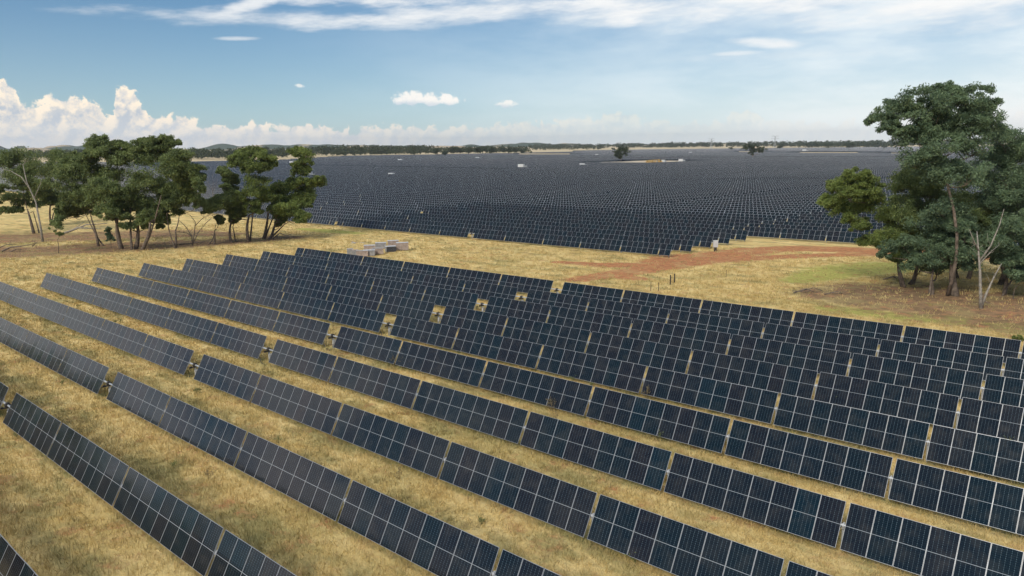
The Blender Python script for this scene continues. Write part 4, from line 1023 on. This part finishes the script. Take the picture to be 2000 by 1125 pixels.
for i, (u, v) in enumerate([(1265, 318.5), (1270, 318.3), (1275, 318.2), (1280, 318.0), (1286, 317.8), (1290, 317.6)]):
    machine((u, v), ['leftmost yellow machine parked in the dirt clearing', 'yellow machine second from the left in the clearing', 'yellow machine third from the left in the clearing', 'yellow machine third from the right in the clearing', 'yellow machine second from the right in the clearing', 'rightmost yellow machine parked in the dirt clearing'][i], 0.4 + 0.5 * i)
def pylon(px, lab, H):
    g, d = ground(*px); root = empty('transmission_tower', g, -AZ); tag(root, lab, 'power pylon', 'power pylons above the far treeline')
    b = MB(); w = H * .11
    for sx in (-1, 1):
        for sy in (-1, 1): b.tube([(sx * w, sy * w, 0), (sx * w * .35, sy * w * .35, H * .62), (sx * w * .3, sy * w * .3, H)], 0.32, 4)
    for k in range(6):
        z0, z1_ = H * k / 6, H * (k + 1) / 6; a = w * (1 - .65 * min(1, k / 4)); c = w * (1 - .65 * min(1, (k + 1) / 4))
        for sy in (-1, 1): b.tube([(-a, sy * a, z0), (c, sy * c, z1_)], 0.2, 4); b.tube([(a, sy * a, z0), (-c, sy * c, z1_)], 0.2, 4)
    b.build('lattice', M_GALV, root)
    b = MB()
    for z, q in ((H * .78, .34), (H * .98, .30)): b.tube([(-H * q, 0, z), (H * q, 0, z)], 0.35, 4); b.tube([(-H * q, 0, z), (0, 0, z + H * .07), (H * q, 0, z)], 0.25, 4)
    b.build('crossarm', M_GALV, root)
pylon((1389, 291), 'pale power pylon above the treeline left of the two-lobed tree', 38); pylon((1513, 289.5), 'pale power pylon above the treeline right of the two-lobed tree', 46)

# ------------------------------------------------------------------ grass and weeds
def grass_material():
    mt = bpy.data.materials.new('dry_grass_blades'); mt.use_nodes = True; t = NT(mt.node_tree)
    out = t.n('ShaderNodeOutputMaterial'); b = t.n('ShaderNodeBsdfPrincipled')
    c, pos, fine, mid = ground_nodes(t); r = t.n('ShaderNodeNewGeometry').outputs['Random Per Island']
    c = t.mix(t.m('MULTIPLY', t.ss(r, 0.4, 1.0), 0.5), c, (0.68, 0.545, 0.29))
    c = t.mix(t.m('MULTIPLY', t.ss(r, 0.35, 0.0), 0.35), c, (0.26, 0.235, 0.10))
    t.put(b.inputs['Base Color'], c); b.inputs['Roughness'].default_value = 0.9; b.inputs['Specular IOR Level'].default_value = 0.15
    tr = t.n('ShaderNodeBsdfTranslucent'); t.put(tr.inputs[0], c)
    mx = t.n('ShaderNodeMixShader'); mx.inputs[0].default_value = 0.3
    t.nt.links.new(b.outputs[0], mx.inputs[1]); t.nt.links.new(tr.outputs[0], mx.inputs[2]); t.nt.links.new(mx.outputs[0], out.inputs[0]); return mt
def build_grass():
    rg = np.random.default_rng(9); N = 560000
    x = rg.uniform(-150, 85, N); y = rg.uniform(-42, 100, N)
    dx, dy = x - CS, y - CY; fw = dx * math.sin(AZ) + dy * math.cos(AZ); rt = dx * math.cos(AZ) - dy * math.sin(AZ)
    ok = (fw > 14) & (np.abs(rt) < fw * 0.74 + 6) & (rg.random(N) < np.clip(46 / np.maximum(fw, 1), 0.12, 1) ** 1.6)
    mk = np.minimum.reduce(masks(x, y)); ok &= (mk > 1.25) | (rg.random(N) < 0.12)      # little of it on bare soil, litter and lawn
    x, y, fw = x[ok], y[ok], fw[ok]; z = terrain(x, y); n = len(x); B = 5
    X = np.repeat(x, B) + rg.normal(size=n * B) * .16; Y = np.repeat(y, B) + rg.normal(size=n * B) * .16; Z = np.repeat(z, B)
    big = np.clip(np.repeat(fw, B) / 45, 0.8, 2.2)
    clump = 0.6 + 0.8 * np.repeat(rg.random(n), B)
    h = (0.13 + 0.25 * rg.random(n * B)) * clump; w = 0.018 * big * (0.7 + rg.random(n * B)); a = rg.uniform(0, 6.283, n * B); l = rg.uniform(0, 6.283, n * B); k = h * rg.uniform(0.1, 0.9, n * B)
    p0 = np.stack([X - np.cos(a) * w, Y - np.sin(a) * w, Z - .02], 1); p1 = np.stack([X + np.cos(a) * w, Y + np.sin(a) * w, Z - .02], 1); p2 = np.stack([X + np.cos(l) * k, Y + np.sin(l) * k, Z + h], 1)
    V = np.stack([p0, p1, p2], 1).reshape(-1, 3); me = np_mesh('dry_grass', V, np.arange(len(V)).reshape(-1, 3)); me.materials.append(grass_material())
    tag(link(bpy.data.objects.new('dry_grass', me)), 'straw-coloured dry grass covering the ground between the solar rows', 'grass', kind='stuff')
    print('grass blades', len(V) // 3)
build_grass()
def weed_mesh(seed, h):
    rg = np.random.default_rng(seed); b = MB()
    for _ in range(9):
        d = Vector((rg.normal() * .4, rg.normal() * .4, 1)).normalized(); L = h * rg.uniform(.6, 1)
        b.tube([(0, 0, -.03), tuple(d * L * .5), tuple(d * L)], [.010, .008, .004], 4)
        for _ in range(7):
            p = d * L * rg.uniform(.4, 1); e = Vector(rg.normal(size=3)); e.z = abs(e.z) + .3; e = e.normalized() * rg.uniform(.1, .28) * h
            b.tube([tuple(p), tuple(p + e)], [.006, .003], 3)
            for q in range(3):
                c = p + e * (0.5 + 0.25 * q); b.box(tuple(c), (.035, .035, .012), Matrix.Rotation(rg.uniform(0, 3), 3, 'Z'))
    return b
M_WEED = principled('dry_brown_weed', (0.20, 0.155, 0.075), 0.9, 0, 0.3, 5); M_WEEDG = principled('green_weed', (0.13, 0.155, 0.05), 0.85, 0, 0.3, 5)
wm = [weed_mesh(1, 1.15).mesh('weed', M_WEED), weed_mesh(2, 0.8).mesh('weed', M_WEEDG), weed_mesh(3, 0.95).mesh('weed', M_WEEDG)]
WD = [(768, 712, 0, 'tall brown dry weed before a panel gap, left one of the pair'), (786, 716, 0, 'tall brown dry weed before a panel gap, right one of the pair'), (1240, 1095, 1, 'leafy weed rising before a panel in the front right rows'), (1150, 910, 1, 'weed growing below the panel edge right of the photo centre'), (1078, 800, 0, 'dry weed before the panels just right of the photo centre'), (1200, 828, 1, 'weed below a panel row right of the centre'), (1300, 858, 2, 'green weed below a panel row right of the centre'), (1545, 922, 2, 'bushy weed under the panel edge at lower right'), (1938, 1112, 1, 'weed before the panels in the bottom right corner'), (1265, 776, 0, 'brown weed below a panel row near the right of the centre'), (1630, 790, 2, 'green weed at the foot of a panel in the right rows'), (430, 640, 2, 'thin weed standing in the lane of the left rows')]
for u, v, k, lab in WD:
    g, d = ground(u, v + 4); o = link(bpy.data.objects.new('weed', wm[k])); o.location = g; o.rotation_euler = (0, 0, u * .7); tag(o, lab, 'weed')
rgw = np.random.default_rng(31); cnt = 0
while cnt < 70:
    x, y = rgw.uniform(-60, 75), rgw.uniform(-34, 34); u, v, d = proj(x, y, 0)
    if not (0 < u < 2000 and 560 < v < 1125): continue
    o = link(bpy.data.objects.new('weed', wm[cnt % 3])); o.location = (x, y, tz(x, y)); o.rotation_euler = (0, 0, cnt); o.scale = (.7,) * 3
    tag(o, 'low weed standing in the dry grass between the near solar rows', 'weed', 'low weeds between the near rows'); cnt += 1

# ------------------------------------------------------------------ haze
def build_haze():
    mt = bpy.data.materials.new('haze_air'); mt.use_nodes = True; t = NT(mt.node_tree)
    out = t.n('ShaderNodeOutputMaterial'); v = t.n('ShaderNodeVolumePrincipled')
    v.inputs['Color'].default_value = (0.88, 0.93, 1.0, 1); v.inputs['Density'].default_value = 0.00005; v.inputs['Anisotropy'].default_value = 0.3
    t.nt.links.new(v.outputs[0], out.inputs[1])
    b = MB(); b.box((0, 0, 70), (19800, 19800, 160)); o = b.build('haze', mt); o.display_type = 'WIRE'
    tag(o, 'thin pale haze softening the far plain and hills', 'haze', kind='stuff')
build_haze()
